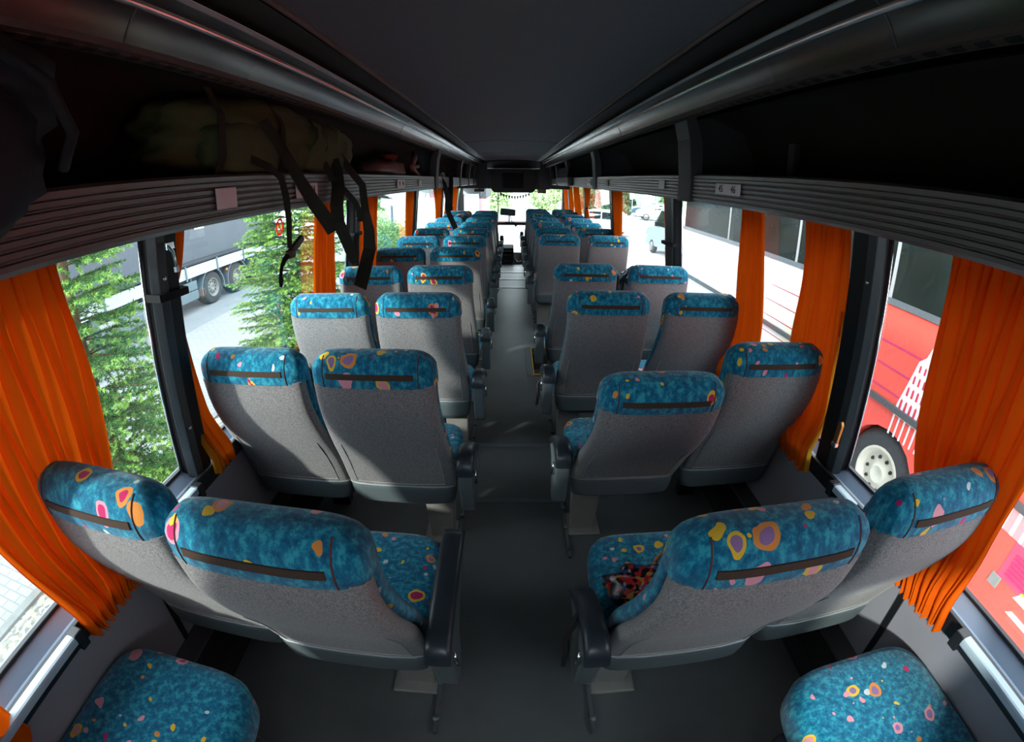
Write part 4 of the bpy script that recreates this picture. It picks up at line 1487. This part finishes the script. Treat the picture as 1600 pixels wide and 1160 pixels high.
m.build('visor_rod', M['black'], t)

# ------------------------------------------------------------------ outdoors
GZ = -1.30
M['pave'] = paving_mat('pale_block_paving', (0.30, 0.305, 0.31), (0.20, 0.20, 0.20), 0.2, 0.1)
M['asphalt'] = simple('grey_asphalt', (0.20, 0.215, 0.23), 0.9, noise=0.25, nscale=1.5)
M['gravel'] = patches('beige_gravel', [(0.22, 0.21, 0.18), (0.42, 0.40, 0.36), (0.30, 0.27, 0.21), (0.50, 0.49, 0.46), (0.16, 0.16, 0.15)], 26)
M['tarp'] = simple('grey_tarpaulin', (0.075, 0.085, 0.105), 0.5, noise=0.2, nscale=0.7)
M['chassis'] = simple('dark_chassis', (0.03, 0.033, 0.037), 0.6)
M['skirt'] = simple('grey_metal_skirt', (0.12, 0.155, 0.18), 0.45, noise=0.1, nscale=2)
M['rubber'] = simple('tyre_rubber', (0.045, 0.047, 0.05), 0.9, noise=0.2)
M['hub'] = simple('grey_wheel_steel', (0.20, 0.20, 0.19), 0.5, noise=0.3, nscale=8)
M['hubcream'] = simple('cream_wheel_disc', (0.62, 0.58, 0.48), 0.5, noise=0.12, nscale=12)
M['needle'] = simple('spruce_needles', (0.075, 0.20, 0.055), 0.7, noise=0.4, nscale=6)
M['shoot'] = simple('young_spruce_shoots', (0.26, 0.46, 0.09), 0.7, noise=0.3, nscale=5)
M['bark'] = simple('spruce_bark', (0.16, 0.105, 0.06), 0.9, noise=0.3, nscale=20)
M['leaf'] = simple('bush_leaves', (0.18, 0.34, 0.12), 0.7, noise=0.5, nscale=2)
M['leafd'] = simple('dark_hedge_leaves', (0.09, 0.18, 0.09), 0.7, noise=0.5, nscale=1.5)
M['leafp'] = simple('pale_green_leaves', (0.46, 0.62, 0.30), 0.7, noise=0.5, nscale=1.0)

g = MB()
g.box(-60, 60, -30, 110, GZ - 0.2, GZ)
st(g.build('ground', simple('pale_concrete_yard', (0.52, 0.54, 0.56), 0.9, noise=0.12, nscale=0.4), loc=(0, 0, GZ)))
g = MB()
g.box(-30, -7.3, -12, 24, GZ, GZ + 0.008)
st(g.build('road', M['asphalt'], loc=(0, 0, GZ)))
g = MB()
g.box(-7.3, -4.16, -12, 40, GZ, GZ + 0.012)
st(g.build('pavement', M['pave'], loc=(0, 0, GZ)))
g = MB()
g.box(-4.12, -1.9, -12, 16, GZ, GZ + 0.02)
tag(g.build('gravel', M['gravel'], loc=(0, 0, GZ)), 'strip of pale gravel under the spruces', 'gravel', kind='stuff')
g = MB()
g.box(-4.16, -4.06, -12, 40, GZ, GZ + 0.05)
st(g.build('kerb', M['hub']))


def leaf_tris(P, D, L, W, rng):
    """triangles at points P along directions D"""
    n = len(P)
    r = rng.normal(size=(n, 3))
    s = np.cross(D, r)
    s /= np.linalg.norm(s, axis=1, keepdims=True) + 1e-9
    V = np.empty((n, 3, 3))
    V[:, 0] = P - s * W * 0.5
    V[:, 1] = P + s * W * 0.5
    V[:, 2] = P + D * L
    return V.reshape(-1, 3)


def spruce(x, y, H, R, label, seed, bare=0.0, step=0.15):
    rng = np.random.default_rng(seed)
    t = thing('spruce_tree', label, 'tree', (x, y, GZ + 0.02), 'spruces by the coach')
    m = MB()
    m.tube([(x, y, GZ + 0.02), (x + 0.02, y, GZ + 0.02 + H * 0.5), (x, y + 0.02, GZ + 0.02 + H)], [0.07, 0.045, 0.012], 10)
    A, B, wood = [], [], m

    def needles(p0, p1, dens, shoot):
        p0, p1 = np.array(p0), np.array(p1)
        ax = p1 - p0
        ln = np.linalg.norm(ax)
        if ln < 1e-4:
            return
        ax = ax / ln
        n = max(4, int(ln / 0.0030 * dens))
        u = rng.random(n)[:, None]
        P = p0 + u * (p1 - p0)
        r = rng.normal(size=(n, 3))
        r -= (r @ ax)[:, None] * ax
        r /= np.linalg.norm(r, axis=1, keepdims=True) + 1e-9
        r[:, 2] += 0.15
        D = r * 0.85 + ax * (0.55 + 0.3 * rng.random(n))[:, None]
        D /= np.linalg.norm(D, axis=1, keepdims=True)
        (B if shoot else A).append(leaf_tris(P, D, 0.030, 0.0085, rng))
    z = 0.42
    while z < H * 0.985:
        f = z / H
        Lm = R * (1 - f) ** 0.85 + 0.06
        nb = int(6 + 3 * rng.random())
        a0 = rng.random() * 6.283
        for b in range(nb):
            if rng.random() < bare:
                continue
            a = a0 + b * 6.283 / nb + rng.normal() * 0.25
            L = Lm * (0.75 + 0.4 * rng.random())
            up = 0.30 * f + 0.05 + rng.normal() * 0.08
            dirh = np.array([math.cos(a), math.sin(a), 0.0])
            sideh = np.array([-math.sin(a), math.cos(a), 0.0])
            base = np.array([x, y, GZ + 0.02 + z])

            def bp(u):
                return base + dirh * (L * u) + np.array([0, 0, 1.0]) * (L * (up * u - 0.32 * u * u + 0.18 * u ** 3))
            K = 7
            pts = [bp(k / K) for k in range(K + 1)]
            wood.tube([tuple(p) for p in pts[::2] + [pts[-1]]], [0.009, 0.007, 0.005, 0.004, 0.002][:len(pts[::2]) + 1], 4)
            for k in range(1, K):
                needles(pts[k], pts[k + 1], 0.9, k >= K - 1)
            nt_ = max(4, int(L / 0.075))
            for k in range(nt_):
                u = 0.18 + 0.80 * (k + rng.random() * 0.6) / nt_
                for sg in (-1, 1):
                    tl = (0.10 + 0.34 * L * (1 - u)) * (0.7 + 0.5 * rng.random())
                    p = bp(u)
                    d = dirh * 0.72 + sideh * sg * 0.72 + np.array([0, 0, rng.normal() * 0.12 - 0.12])
                    d /= np.linalg.norm(d)
                    e = p + d * tl
                    cut = p + d * tl * 0.55
                    needles(p, cut, 0.85, False)
                    needles(cut, e, 1.0, rng.random() < 0.75)
        z += step * (0.85 + 0.3 * rng.random())
    wood.build('trunk', M['bark'], t, smooth=True)
    for nm, LL, mat in (('needle_foliage', A, M['needle']), ('young_shoots', B, M['shoot'])):
        V = np.concatenate(LL)
        V[:, 2] = np.maximum(V[:, 2], GZ + 0.06)
        np_mesh(nm, V, np.arange(len(V)).reshape(-1, 3), mat, t)
    return t


spruce(-3.0, 2.12, 4.0, 1.05, 'young spruce close outside the first truck side window, thin pale trunk showing', 5, 0.12, 0.13)
spruce(-3.05, 5.75, 4.6, 1.10, 'dense spruce behind the slashed ring sticker, outside the second truck side window', 6, 0.0, 0.095)


def bush(name, label, cat, c, r, n, mat, seed, size=0.12, group=None, trunk=0.0):
    rng = np.random.default_rng(seed)
    t = thing(name, label, cat, (c[0], c[1], GZ), group)
    if trunk:
        m = MB()
        m.tube([(c[0], c[1], GZ), (c[0], c[1], c[2])], 0.12, 8)
        for k in range(5):
            a = k * 1.26
            m.tube([(c[0], c[1], c[2] - r[2] * 0.5), (c[0] + r[0] * 0.5 * math.cos(a), c[1] + r[1] * 0.5 * math.sin(a), c[2] + r[2] * 0.3)], [0.06, 0.02], 6)
        m.build('trunk', M['bark'], t, smooth=True)
    cl = rng.normal(size=(26, 3))
    cl /= np.linalg.norm(cl, axis=1, keepdims=True)
    cl *= (0.35 + 0.5 * rng.random(26))[:, None]
    k = rng.integers(0, 26, n)
    d = rng.normal(size=(n, 3))
    d /= np.linalg.norm(d, axis=1, keepdims=True)
    P = cl[k] + d * (0.40 * rng.random(n) ** 0.4)[:, None]
    P = np.array(c) + P * np.array(r)
    P[:, 2] = np.maximum(P[:, 2], GZ + 0.03)
    D = rng.normal(size=(n, 3))
    D /= np.linalg.norm(D, axis=1, keepdims=True)
    V = leaf_tris(P, D, size, size * 0.6, rng)
    np_mesh('foliage', V, np.arange(len(V)).reshape(-1, 3), mat, t)
    return t


BG = 'trees and bushes beyond the car park'
bush('bush', 'low leafy bush by the post beyond the third truck side window', 'bush', (-5.3, 17.5, -0.75), (1.5, 1.5, 0.9), 9000, M['leaf'], 11, 0.09, BG)
bush('bush', 'tall green bush past the paving beyond the fourth truck side window', 'bush', (-6.2, 40, 0.6), (3.0, 2.4, 1.9), 9000, M['leaf'], 12, 0.25, BG)
bush('hedge', 'green hedge by the pale building beyond the third truck side window', 'hedge', (-13.6, 38, -0.3), (2.8, 2.0, 1.0), 6000, M['leaf'], 13, 0.22, BG)
bush('bush', 'small sunlit bush beside the road beyond the third truck side window', 'bush', (-8.0, 26, -0.7), (1.4, 1.2, 0.7), 5000, M['leafp'], 23, 0.12, BG)
bush('roadside_tree', 'pale green tree ahead through the windscreen, truck side', 'tree', (-1.2, 37, 0.5), (1.5, 1.5, 1.7), 9000, M['leafp'], 14, 0.3, BG, 1)
bush('roadside_tree', 'pale green tree farther ahead, left of the sagging pennants', 'tree', (-3.4, 47, 0.8), (2.6, 2.4, 2.2), 9000, M['leafp'], 15, 0.32, BG, 1)
bush('roadside_tree', 'pale green tree through the windscreen, behind the red coach side seats', 'tree', (3.5, 47, 0.5), (1.9, 1.8, 1.9), 9000, M['leafp'], 16, 0.32, BG, 1)
bush('roadside_tree', 'wide pale tree ahead by the windscreen edge, red coach side', 'tree', (7.2, 54, 0.3), (2.4, 2.0, 1.7), 9000, M['leafp'], 17, 0.32, BG, 1)
bush('hedge_tree', 'dark green clump behind the white saloon, beyond the tied curtain', 'bush', (9.6, 48, -0.1), (2.8, 2.0, 1.5), 9000, M['leafd'], 18, 0.3, BG)
bush('hedge_tree', 'dark green clump left of the lamp pole, beyond the side door window', 'bush', (13.8, 54, 0.0), (2.4, 2.0, 1.5), 9000, M['leafd'], 19, 0.3, BG)
bush('hedge_tree', 'light green tree behind the parked white hatchback', 'tree', (19.6, 54, 0.6), (2.6, 2.0, 2.2), 9000, M['leaf'], 20, 0.3, BG)
bush('hedge_tree', 'dark shrubs low behind the white saloon by the fourth pillar', 'bush', (7.6, 36, -0.5), (1.8, 1.4, 0.9), 6000, M['leafd'], 21, 0.22, BG)


def wheel(c, r, w, s, parent, hubmat, hub_r, bolts=10):
    """wheel with its face towards -s... face at c[0], tyre extends away from s"""
    m = MB()
    m.lathe([(0.0, hub_r), (0.0, r - 0.06), (0.02, r - 0.02), (0.06, r), (w - 0.04, r), (w, r - 0.05), (w, hub_r * 0.5), (0.08, hub_r * 0.5)], c, 'x', 36, s, False)
    wo_ = m.build('wheel', M['rubber'], parent, smooth=True, autos=40)
    m = MB()
    m.lathe([(0.05, 0.001), (0.01, hub_r * 0.30), (0.04, hub_r * 0.42), (0.05, hub_r * 0.78), (-0.012, hub_r * 0.93), (-0.012, hub_r * 1.0), (0.05, hub_r * 1.02)], c, 'x', 32, s)
    nf = len(m.f)
    for k in range(bolts):
        a = 2 * math.pi * k / bolts
        cc = (c[0] + s * 0.036, c[1] + hub_r * 0.6 * math.cos(a), c[2] + hub_r * 0.6 * math.sin(a))
        m.lathe([(0.01, 0.001), (-0.012, hub_r * 0.055), (0.012, hub_r * 0.075)], cc, 'x', 8, s)
    do = m.build('wheel_disc', hubmat, wo_, smooth=True, autos=40)
    do.data.materials.append(M['chassis'])
    for p in do.data.polygons:
        if p.index >= nf:
            p.material_index = 1
    return wo_


# ---- the lorry trailer
TX = -8.3
t = thing('lorry_trailer', 'long lorry trailer with grey tarpaulin sides parked beyond the spruces', 'lorry', (TX - 1.25, 6, GZ))
m = MB()
L = []
for k in range(61):
    y = -4 + 18.6 * k / 60
    bul = 0.012 * math.sin(y * 3.1) + 0.01 * math.sin(y * 7.3 + 1)
    L.append([(TX - 2.5, y, -0.05), (TX + bul, y, -0.05), (TX + bul * 2, y, 1.3), (TX + bul, y, 2.65), (TX - 0.12, y, 2.75), (TX - 2.5, y, 2.75)])
m.loft(L[::-1])
m.build('tarpaulin_body', M['tarp'], t, smooth=True, autos=35)
m = MB()
m.box(TX - 2.5, TX + 0.02, -4, 14.6, -0.36, -0.08)
m.build('side_rail', simple('grey_white_rail', (0.42, 0.45, 0.48), 0.5, noise=0.15, nscale=3), t)
m = MB()
m.tube([(TX + 0.03, -4, -0.02), (TX + 0.03, 14.6, -0.02)], 0.018, 6)
m.tube([(TX + 0.03, -4, 0.06), (TX + 0.03, 14.6, 0.06)], 0.012, 6)
m.build('lashing_rail', M['chassis'], t)
for k in range(13):
    y = -3.2 + k * 1.42
    m = MB()
    m.box(TX + 0.02, TX + 0.04, y, y + 0.06, -0.42, -0.02)
    m.build('rail_stake', M['skirt'], t)
m = MB()
m.box(TX - 2.3, TX - 0.2, -4, 14.4, -0.62, -0.36)
m.build('chassis_beam', M['chassis'], t)
for k, (ya, yb) in enumerate(((-2, 1.6), (3.0, 5.9), (7.1, 10.05))):
    m = MB()
    for z0, z1 in ((-0.70, -0.47), (-0.96, -0.73)):
        m.box(TX - 0.06, TX - 0.02, ya, yb, z0, z1)
    for y in (ya + 0.2, yb - 0.2):
        m.box(TX - 0.16, TX - 0.06, y, y + 0.05, -1.0, -0.36)
    m.build('side_guard', M['skirt'], t, bevel=0.01)
m = MB()
m.box(TX - 0.25, TX - 0.1, 6.42, 6.58, -1.22, -0.36)
m.box(TX - 0.32, TX - 0.04, 6.34, 6.66, -1.28, -1.22)
m.build('landing_leg', M['skirt'], t, bevel=0.01)
for k, y in enumerate((10.78, 12.06, 13.34)):
    wheel((TX - 0.05, y, -0.84), 0.46, 0.36, -1, t, M['hub'], 0.26)
    m = MB()
    L = []
    for q in range(13):
        a = math.radians(-12 + 204 * q / 12)
        L.append([(TX - 0.02, y + 0.52 * math.cos(a), -0.84 + 0.52 * math.sin(a)), (TX - 0.02, y + 0.555 * math.cos(a), -0.84 + 0.555 * math.sin(a)), (TX - 0.42, y + 0.555 * math.cos(a), -0.84 + 0.555 * math.sin(a)), (TX - 0.42, y + 0.52 * math.cos(a), -0.84 + 0.52 * math.sin(a))])
    m.loft(L)
    m.build('mudguard', M['skirt'], t, smooth=True, autos=40)
m = MB()
m.box(TX + 0.02, TX + 0.035, 10.2, 10.62, 0.84, 0.98)
m.build('pale_patch', M['white'], t)
for y in (5.9, 11.4):
    m = MB()
    m.box(TX + 0.02, TX + 0.04, y, y + 0.09, -0.50, -0.44)
    m.build('marker_lamp', simple('amber_lamp', (0.6, 0.2, 0.02), 0.3), t)

# ---- the neighbouring coach
RX = 3.5
t = thing('red_white_coach', 'white and red coach parked close along the other side', 'coach', (RX + 1.25, 4, GZ))


def coach_paint():
    m, nt, out = newmat('white_yellow_red_coach_paint')
    b = N(nt, 'ShaderNodeBsdfPrincipled')
    b.inputs['Roughness'].default_value = 0.3
    tc = N(nt, 'ShaderNodeTexCoord')
    sx = N(nt, 'ShaderNodeSeparateXYZ')
    nt.links.new(tc.outputs['Object'], sx.inputs[0])
    f = math_node(nt, 'ADD', sx.outputs[1], math_node(nt, 'MULTIPLY', sx.outputs[2], 0.35))
    mr = N(nt, 'ShaderNodeMapRange')
    mr.inputs['From Min'].default_value = -2.0
    mr.inputs['From Max'].default_value = 3.0
    nt.links.new(f, mr.inputs[0])
    cr = N(nt, 'ShaderNodeValToRGB')
    el = cr.color_ramp.elements
    el[0].position = 0.40
    el[0].color = (0.80, 0.085, 0.06, 1)
    el[1].position = 0.72
    el[1].color = (0.88, 0.88, 0.87, 1)
    k = el.new(0.47)
    k.color = (0.75, 0.14, 0.03, 1)
    k = el.new(0.55)
    k.color = (0.80, 0.58, 0.12, 1)
    nt.links.new(mr.outputs[0], cr.inputs[0])
    nt.links.new(cr.outputs[0], b.inputs['Base Color'])
    nt.links.new(b.outputs[0], out.inputs[0])
    return m


WY, WZ, WR = 2.80, -0.80, 0.50
m = MB()
side = [(-2.2, -1.0), (-2.2, 2.0), (-2.1, 2.25), (8.7, 2.25), (9.0, 1.9), (9.1, 0.4), (9.05, -1.0), (WY + WR + 0.02, -1.0)]
for k in range(13):
    a = math.radians(-22 + 224 * k / 12)
    side.append((WY + WR * math.cos(a), WZ + WR * math.sin(a)))
side.append((WY - WR - 0.02, -1.0))
m.prism(side[::-1], 'x', RX, RX + 2.5)
m.build('body', coach_paint(), t, bevel=0.0)
m = MB()
m.box(RX + 0.30, RX + 0.36, WY - 0.7, WY + 0.7, -1.1, 0.0)
m.build('wheel_housing', M['chassis'], t)
wheel((RX + 0.04, WY, WZ), 0.47, 0.28, 1, t, M['hubcream'], 0.29)
cg = simple('dark_coach_glass', (0.012, 0.016, 0.014), 0.10, noise=0.75, nscale=1.3, spec=0.10)
ys = [-2.0, -0.2, 1.6, 3.25, 4.9, 6.85, 8.85]
for a, b in zip(ys, ys[1:]):
    m = MB()
    m.box(RX - 0.012, RX + 0.02, a + 0.02, b - 0.02, 0.86, 1.85)
    m.build('side_window', cg, t)
m = MB()
m.box(RX - 0.022, RX, -2.1, 9.02, 0.80, 0.86)
m.build('window_rail', M['floor_trim'], t)
m = MB()
m.box(RX - 0.022, RX, -2.1, 9.02, 1.85, 1.89)
m.build('upper_rail', M['floor_trim'], t)
for y in ys[1:-1]:
    m = MB()
    m.box(RX - 0.02, RX, y - 0.02, y + 0.02, 0.86, 1.85)
    m.build('window_bar', M['seam'], t)
m = MB()
m.box(RX - 0.03, RX, 3.45, 9.05, -0.115, -0.055)
m.box(RX - 0.03, RX, -2.15, 2.25, -0.115, -0.055)
m.box(RX - 0.03, RX, 2.25, 3.45, -0.115, -0.055)
m.build('belt_rail', simple('charcoal_belt_rail', (0.07, 0.07, 0.075), 0.5), t)
sr = simple('coach_red_stripe', (0.62, 0.03, 0.07), 0.4)
sp = simple('coach_magenta_stripe', (0.55, 0.03, 0.13), 0.4)
for z, ye in ((0.455, 5.40), (0.24, 5.52), (0.03, 5.66), (-0.195, 5.7), (-0.41, 5.7)):
    m = MB()
    m.hexa([(RX - 0.004, 3.9, z - 0.010), (RX - 0.004, ye, z - 0.002), (RX - 0.004, ye, z + 0.002), (RX - 0.004, 3.9, z + 0.010)], [(RX + 0.002, 3.9, z - 0.010), (RX + 0.002, ye, z - 0.002), (RX + 0.002, ye, z + 0.002), (RX + 0.002, 3.9, z + 0.010)])
    m.build('red_stripe', sr, t)
    if z > -0.3:
        m = MB()
        m.box(RX - 0.004, RX + 0.002, (2.2 if z > -0.15 else 3.35), 3.9, z - 0.008, z + 0.008)
        m.build('magenta_stripe', sp, t)
# generic arcaded tower graphic on the red flank
m = MB()
ec = 2.585
m.prism([(ec - 0.245, -0.13), (ec + 0.245, -0.13), (ec + 0.235, -0.02), (ec + 0.13, 0.43), (ec + 0.06, 0.49), (ec + 0.02, 0.60), (ec - 0.02, 0.60), (ec - 0.06, 0.49), (ec - 0.13, 0.43), (ec - 0.235, -0.02)], 'x', RX - 0.006, RX + 0.002)
nf = len(m.f)
for z, n, w, h in ((0.375, 4, 0.020, 0.070), (0.26, 5, 0.022, 0.080), (0.135, 6, 0.024, 0.090), (-0.005, 7, 0.027, 0.10)):
    for k in range(n):
        hwid = {4: 0.095, 5: 0.125, 6: 0.155, 7: 0.19}[n]
        yy = ec - hwid + 2 * hwid * k / (n - 1)
        m.prism([(yy - w / 2, z - h / 2), (yy + w / 2, z - h / 2), (yy + w / 2, z + h * 0.3), (yy, z + h / 2), (yy - w / 2, z + h * 0.3)], 'x', RX - 0.009, RX - 0.005)
tw = m.build('tower_graphic', M['white'], t)
tw.data.materials.append(sr)
for p in tw.data.polygons:
    if p.index >= nf:
        p.material_index = 1
m = MB()
for k in range(7):
    yy = ec - 0.225 + k * 0.075
    m.box(RX - 0.006, RX + 0.002, yy - 0.009, yy + 0.009, -0.33, -0.13)
m.build('tower_columns', M['white'], tw)
# rear flank decoration: louvres, white grid, stripes, grey flap
m = MB()
m.box(RX - 0.004, RX + 0.002, 0.3, 1.20, -0.62, -0.30)
m.build('louvre_panel', simple('pink_red_panel', (0.62, 0.06, 0.12), 0.4), t)
for k in range(6):
    m = MB()
    m.box(RX - 0.014, RX - 0.004, 0.32, 1.14, -0.40 - k * 0.035, -0.385 - k * 0.035)
    m.build('louvre', sp, t)
m = MB()
m.box(RX - 0.006, RX + 0.002, 0.7, 1.40, -0.31, -0.08)
m.build('white_grid', paving_mat('white_red_grid', (0.8, 0.8, 0.8), (0.75, 0.2, 0.22), 0.1, 0.05), t)
m = MB()
m.box(RX - 0.012, RX + 0.002, 1.14, 1.24, -0.72, -0.62)
m.build('grey_flap', M['hub'], t, bevel=0.005)
for z0, z1, mat, ye in ((-0.66, -0.60, M['white'], 0.98), (-0.60, -0.54, simple('coach_yellow', (0.8, 0.6, 0.02), 0.4), 0.95), (-0.79, -0.75, M['white'], 0.96)):
    m = MB()
    m.hexa([(RX - 0.006, -1, z0), (RX - 0.006, ye, z0), (RX - 0.006, ye - 0.04, z1), (RX - 0.006, -1, z1)], [(RX + 0.002, -1, z0), (RX + 0.002, ye, z0), (RX + 0.002, ye - 0.04, z1), (RX + 0.002, -1, z1)])
    m.build('flank_stripe', mat, t)


# ---- parked cars, van, vehicles ahead
def car(x, y, ang, label, col, L=4.2, seed=1, van=False):
    t = thing('parked_van' if van else 'parked_car', label, 'van' if van else 'car', (0, 0, 0), 'vehicles in the car park')
    W = 0.86
    if van:
        prof = [(-2.5, 0.35), (-2.55, 1.1), (-2.5, 2.05), (-2.3, 2.15), (1.05, 2.12), (1.75, 1.25), (2.35, 1.05), (2.5, 0.8), (2.5, 0.35)]
        win = [[(-2.2, 1.25), (-2.2, 1.9), (-0.3, 1.92), (-0.3, 1.25)], [(-0.15, 1.25), (-0.15, 1.92), (0.95, 1.92), (1.5, 1.25)]]
        wh = (-1.55, 1.6)
    else:
        prof = [(-2.1, 0.35), (-2.12, 0.75), (-1.95, 0.95), (-1.35, 1.42), (0.25, 1.45), (0.95, 0.98), (1.9, 0.85), (2.1, 0.68), (2.12, 0.35)]
        win = [[(-1.5, 0.98), (-1.2, 1.32), (-0.45, 1.37), (-0.45, 0.98)], [(-0.38, 0.98), (-0.38, 1.37), (0.2, 1.37), (0.75, 0.98)]]
        wh = (-1.3, 1.35)
    m = MB()
    loops = []
    for xx, sc in ((-W, 0.97), (-W + 0.06, 1.0), (W - 0.06, 1.0), (W, 0.97)):
        loops.append([(xx * (0.86 if (p[1] > 1.2) else 1.0), p[0] * sc, 0.3 + (p[1] - 0.3) * sc) for p in prof])
    m.loft(loops)
    m.build('body', col, t, smooth=True, autos=25)
    for s in (-1, 1):
        for wpoly in win:
            m = MB()
            a = [(s * (W * 0.955 + 0.008 if p[1] < 1.2 + (0.1 if van else 0) else W * 0.87 + 0.012), p[0], p[1]) for p in wpoly]
            m.hexa(a, [(p[0] - s * 0.03, p[1], p[2]) for p in a])
            m.build('side_glass', cg, t)
        for yy in wh:
            wheel((s * (W + 0.01), yy, 0.32), 0.32, 0.2, -s, t, M['hub'], 0.2, 5)
    m = MB()
    if van:
        m.hexa([(-0.68, 1.15, 2.0), (0.68, 1.15, 2.0), (0.74, 1.72, 1.29), (-0.74, 1.72, 1.29)], [(-0.68, 1.12, 1.97), (0.68, 1.12, 1.97), (0.74, 1.69, 1.26), (-0.74, 1.69, 1.26)])
    else:
        m.hexa([(-0.66, 0.33, 1.42), (0.66, 0.33, 1.42), (0.74, 0.93, 1.02), (-0.74, 0.93, 1.02)], [(-0.66, 0.30, 1.39), (0.66, 0.30, 1.39), (0.74, 0.90, 0.99), (-0.74, 0.90, 0.99)])
    m.build('windscreen', cg, t)
    for s in (-1, 1):
        m = MB()
        m.box(s * W, s * (W + 0.18), 0.9 if van else 0.55, (0.9 if van else 0.55) + 0.1, 1.25 if van else 0.95, 1.45 if van else 1.08)
        m.build('wing_mirror', M['black'], t, bevel=0.02)
    t.location = (x, y, GZ)
    t.rotation_euler.z = ang
    return t


wp = simple('white_car_paint', (0.78, 0.79, 0.80), 0.3, noise=0.03, nscale=2)
car(12.9, 38.3, math.radians(80), 'white saloon parked by the hedge, seen through the side door window', wp)
car(13.6, 42.5, math.radians(80), 'dark blue car half hidden behind the white saloon', simple('blue_car_paint', (0.05, 0.09, 0.15), 0.3))
car(4.8, 25.6, math.radians(70), 'white car just outside, half hidden by the seats and the fourth pillar', wp)
car(7.15, 17.8, math.radians(4), 'blue-grey van parked beyond the tail of the white coach front', simple('blue_grey_van_paint', (0.20, 0.27, 0.34), 0.4), van=True)

t = thing('pale_building', 'pale low building at the far edge of the paving, truck side', 'building', (-16, 46, GZ))
m = MB()
m.box(-22, -10.5, 44, 50, GZ, 2.6)
m.build('walls', simple('white_render', (0.62, 0.64, 0.66), 0.8, noise=0.08, nscale=0.5), t)
m = MB()
m.box(-22.3, -10.2, 43.7, 50.3, 2.6, 2.85)
m.build('roof', M['hub'], t)
for k in range(4):
    m = MB()
    m.box(-21 + k * 2.6, -19.6 + k * 2.6, 43.95, 44.02, 0.0, 1.3)
    m.build('window', cg, t)
t = thing('grey_panel_lorry', 'grey topped white lorry ahead beyond the windscreen, truck side', 'lorry', (-2.6, 20, GZ))
m = MB()
m.box(-4.2, -1.42, 19.5, 25, 0.92, 1.55)
m.build('upper_body', simple('grey_blue_panel', (0.20, 0.23, 0.28), 0.5), t)
m = MB()
m.box(-4.2, -1.42, 19.45, 25, -0.9, 0.92)
m.build('lower_body', wp, t)
m = MB()
m.box(-1.42, -1.12, 19.6, 25, 0.86, 1.4)
m.build('dark_side', M['chassis'], t)
m = MB()
m.box(-1.42, -1.2, 19.6, 25, -0.6, 0.86)
m.build('pink_side', simple('pale_red_panel', (0.62, 0.22, 0.22), 0.5), t)
for y in (20.4, 24.0):
    wheel((-1.3, y, -0.85), 0.45, 0.3, -1, t, M['hub'], 0.25, 6)
t = thing('bollard_post', 'slim grey post standing beyond the third truck side window', 'post', (-5.7, 21.2, GZ))
m = MB()
m.lathe([(0, 0.001), (0, 0.07), (2.3, 0.06), (2.34, 0.001)], (-5.7, 21.2, GZ), 'z', 10)
m.build('pole', M['skirt'], t, smooth=True, autos=40)
m = MB()
m.box(-5.80, -5.60, 21.12, 21.16, 0.95, 1.1)
m.build('sign_plate', M['seam'], t)
t = thing('lamp_pole', 'thin pale pole before the hedge beyond the side door window', 'post', (11.3, 42, GZ))
m = MB()
m.lathe([(0, 0.001), (0, 0.05), (3.6, 0.035), (3.62, 0.001)], (11.3, 42, GZ), 'z', 8)
m.build('pole', M['seam'], t)
m = MB()
m.box(11.1, 11.5, 41.97, 42.0, 2.3, 3.2)
m.build('sign_plate', simple('red_sign', (0.55, 0.05, 0.05), 0.5), t)
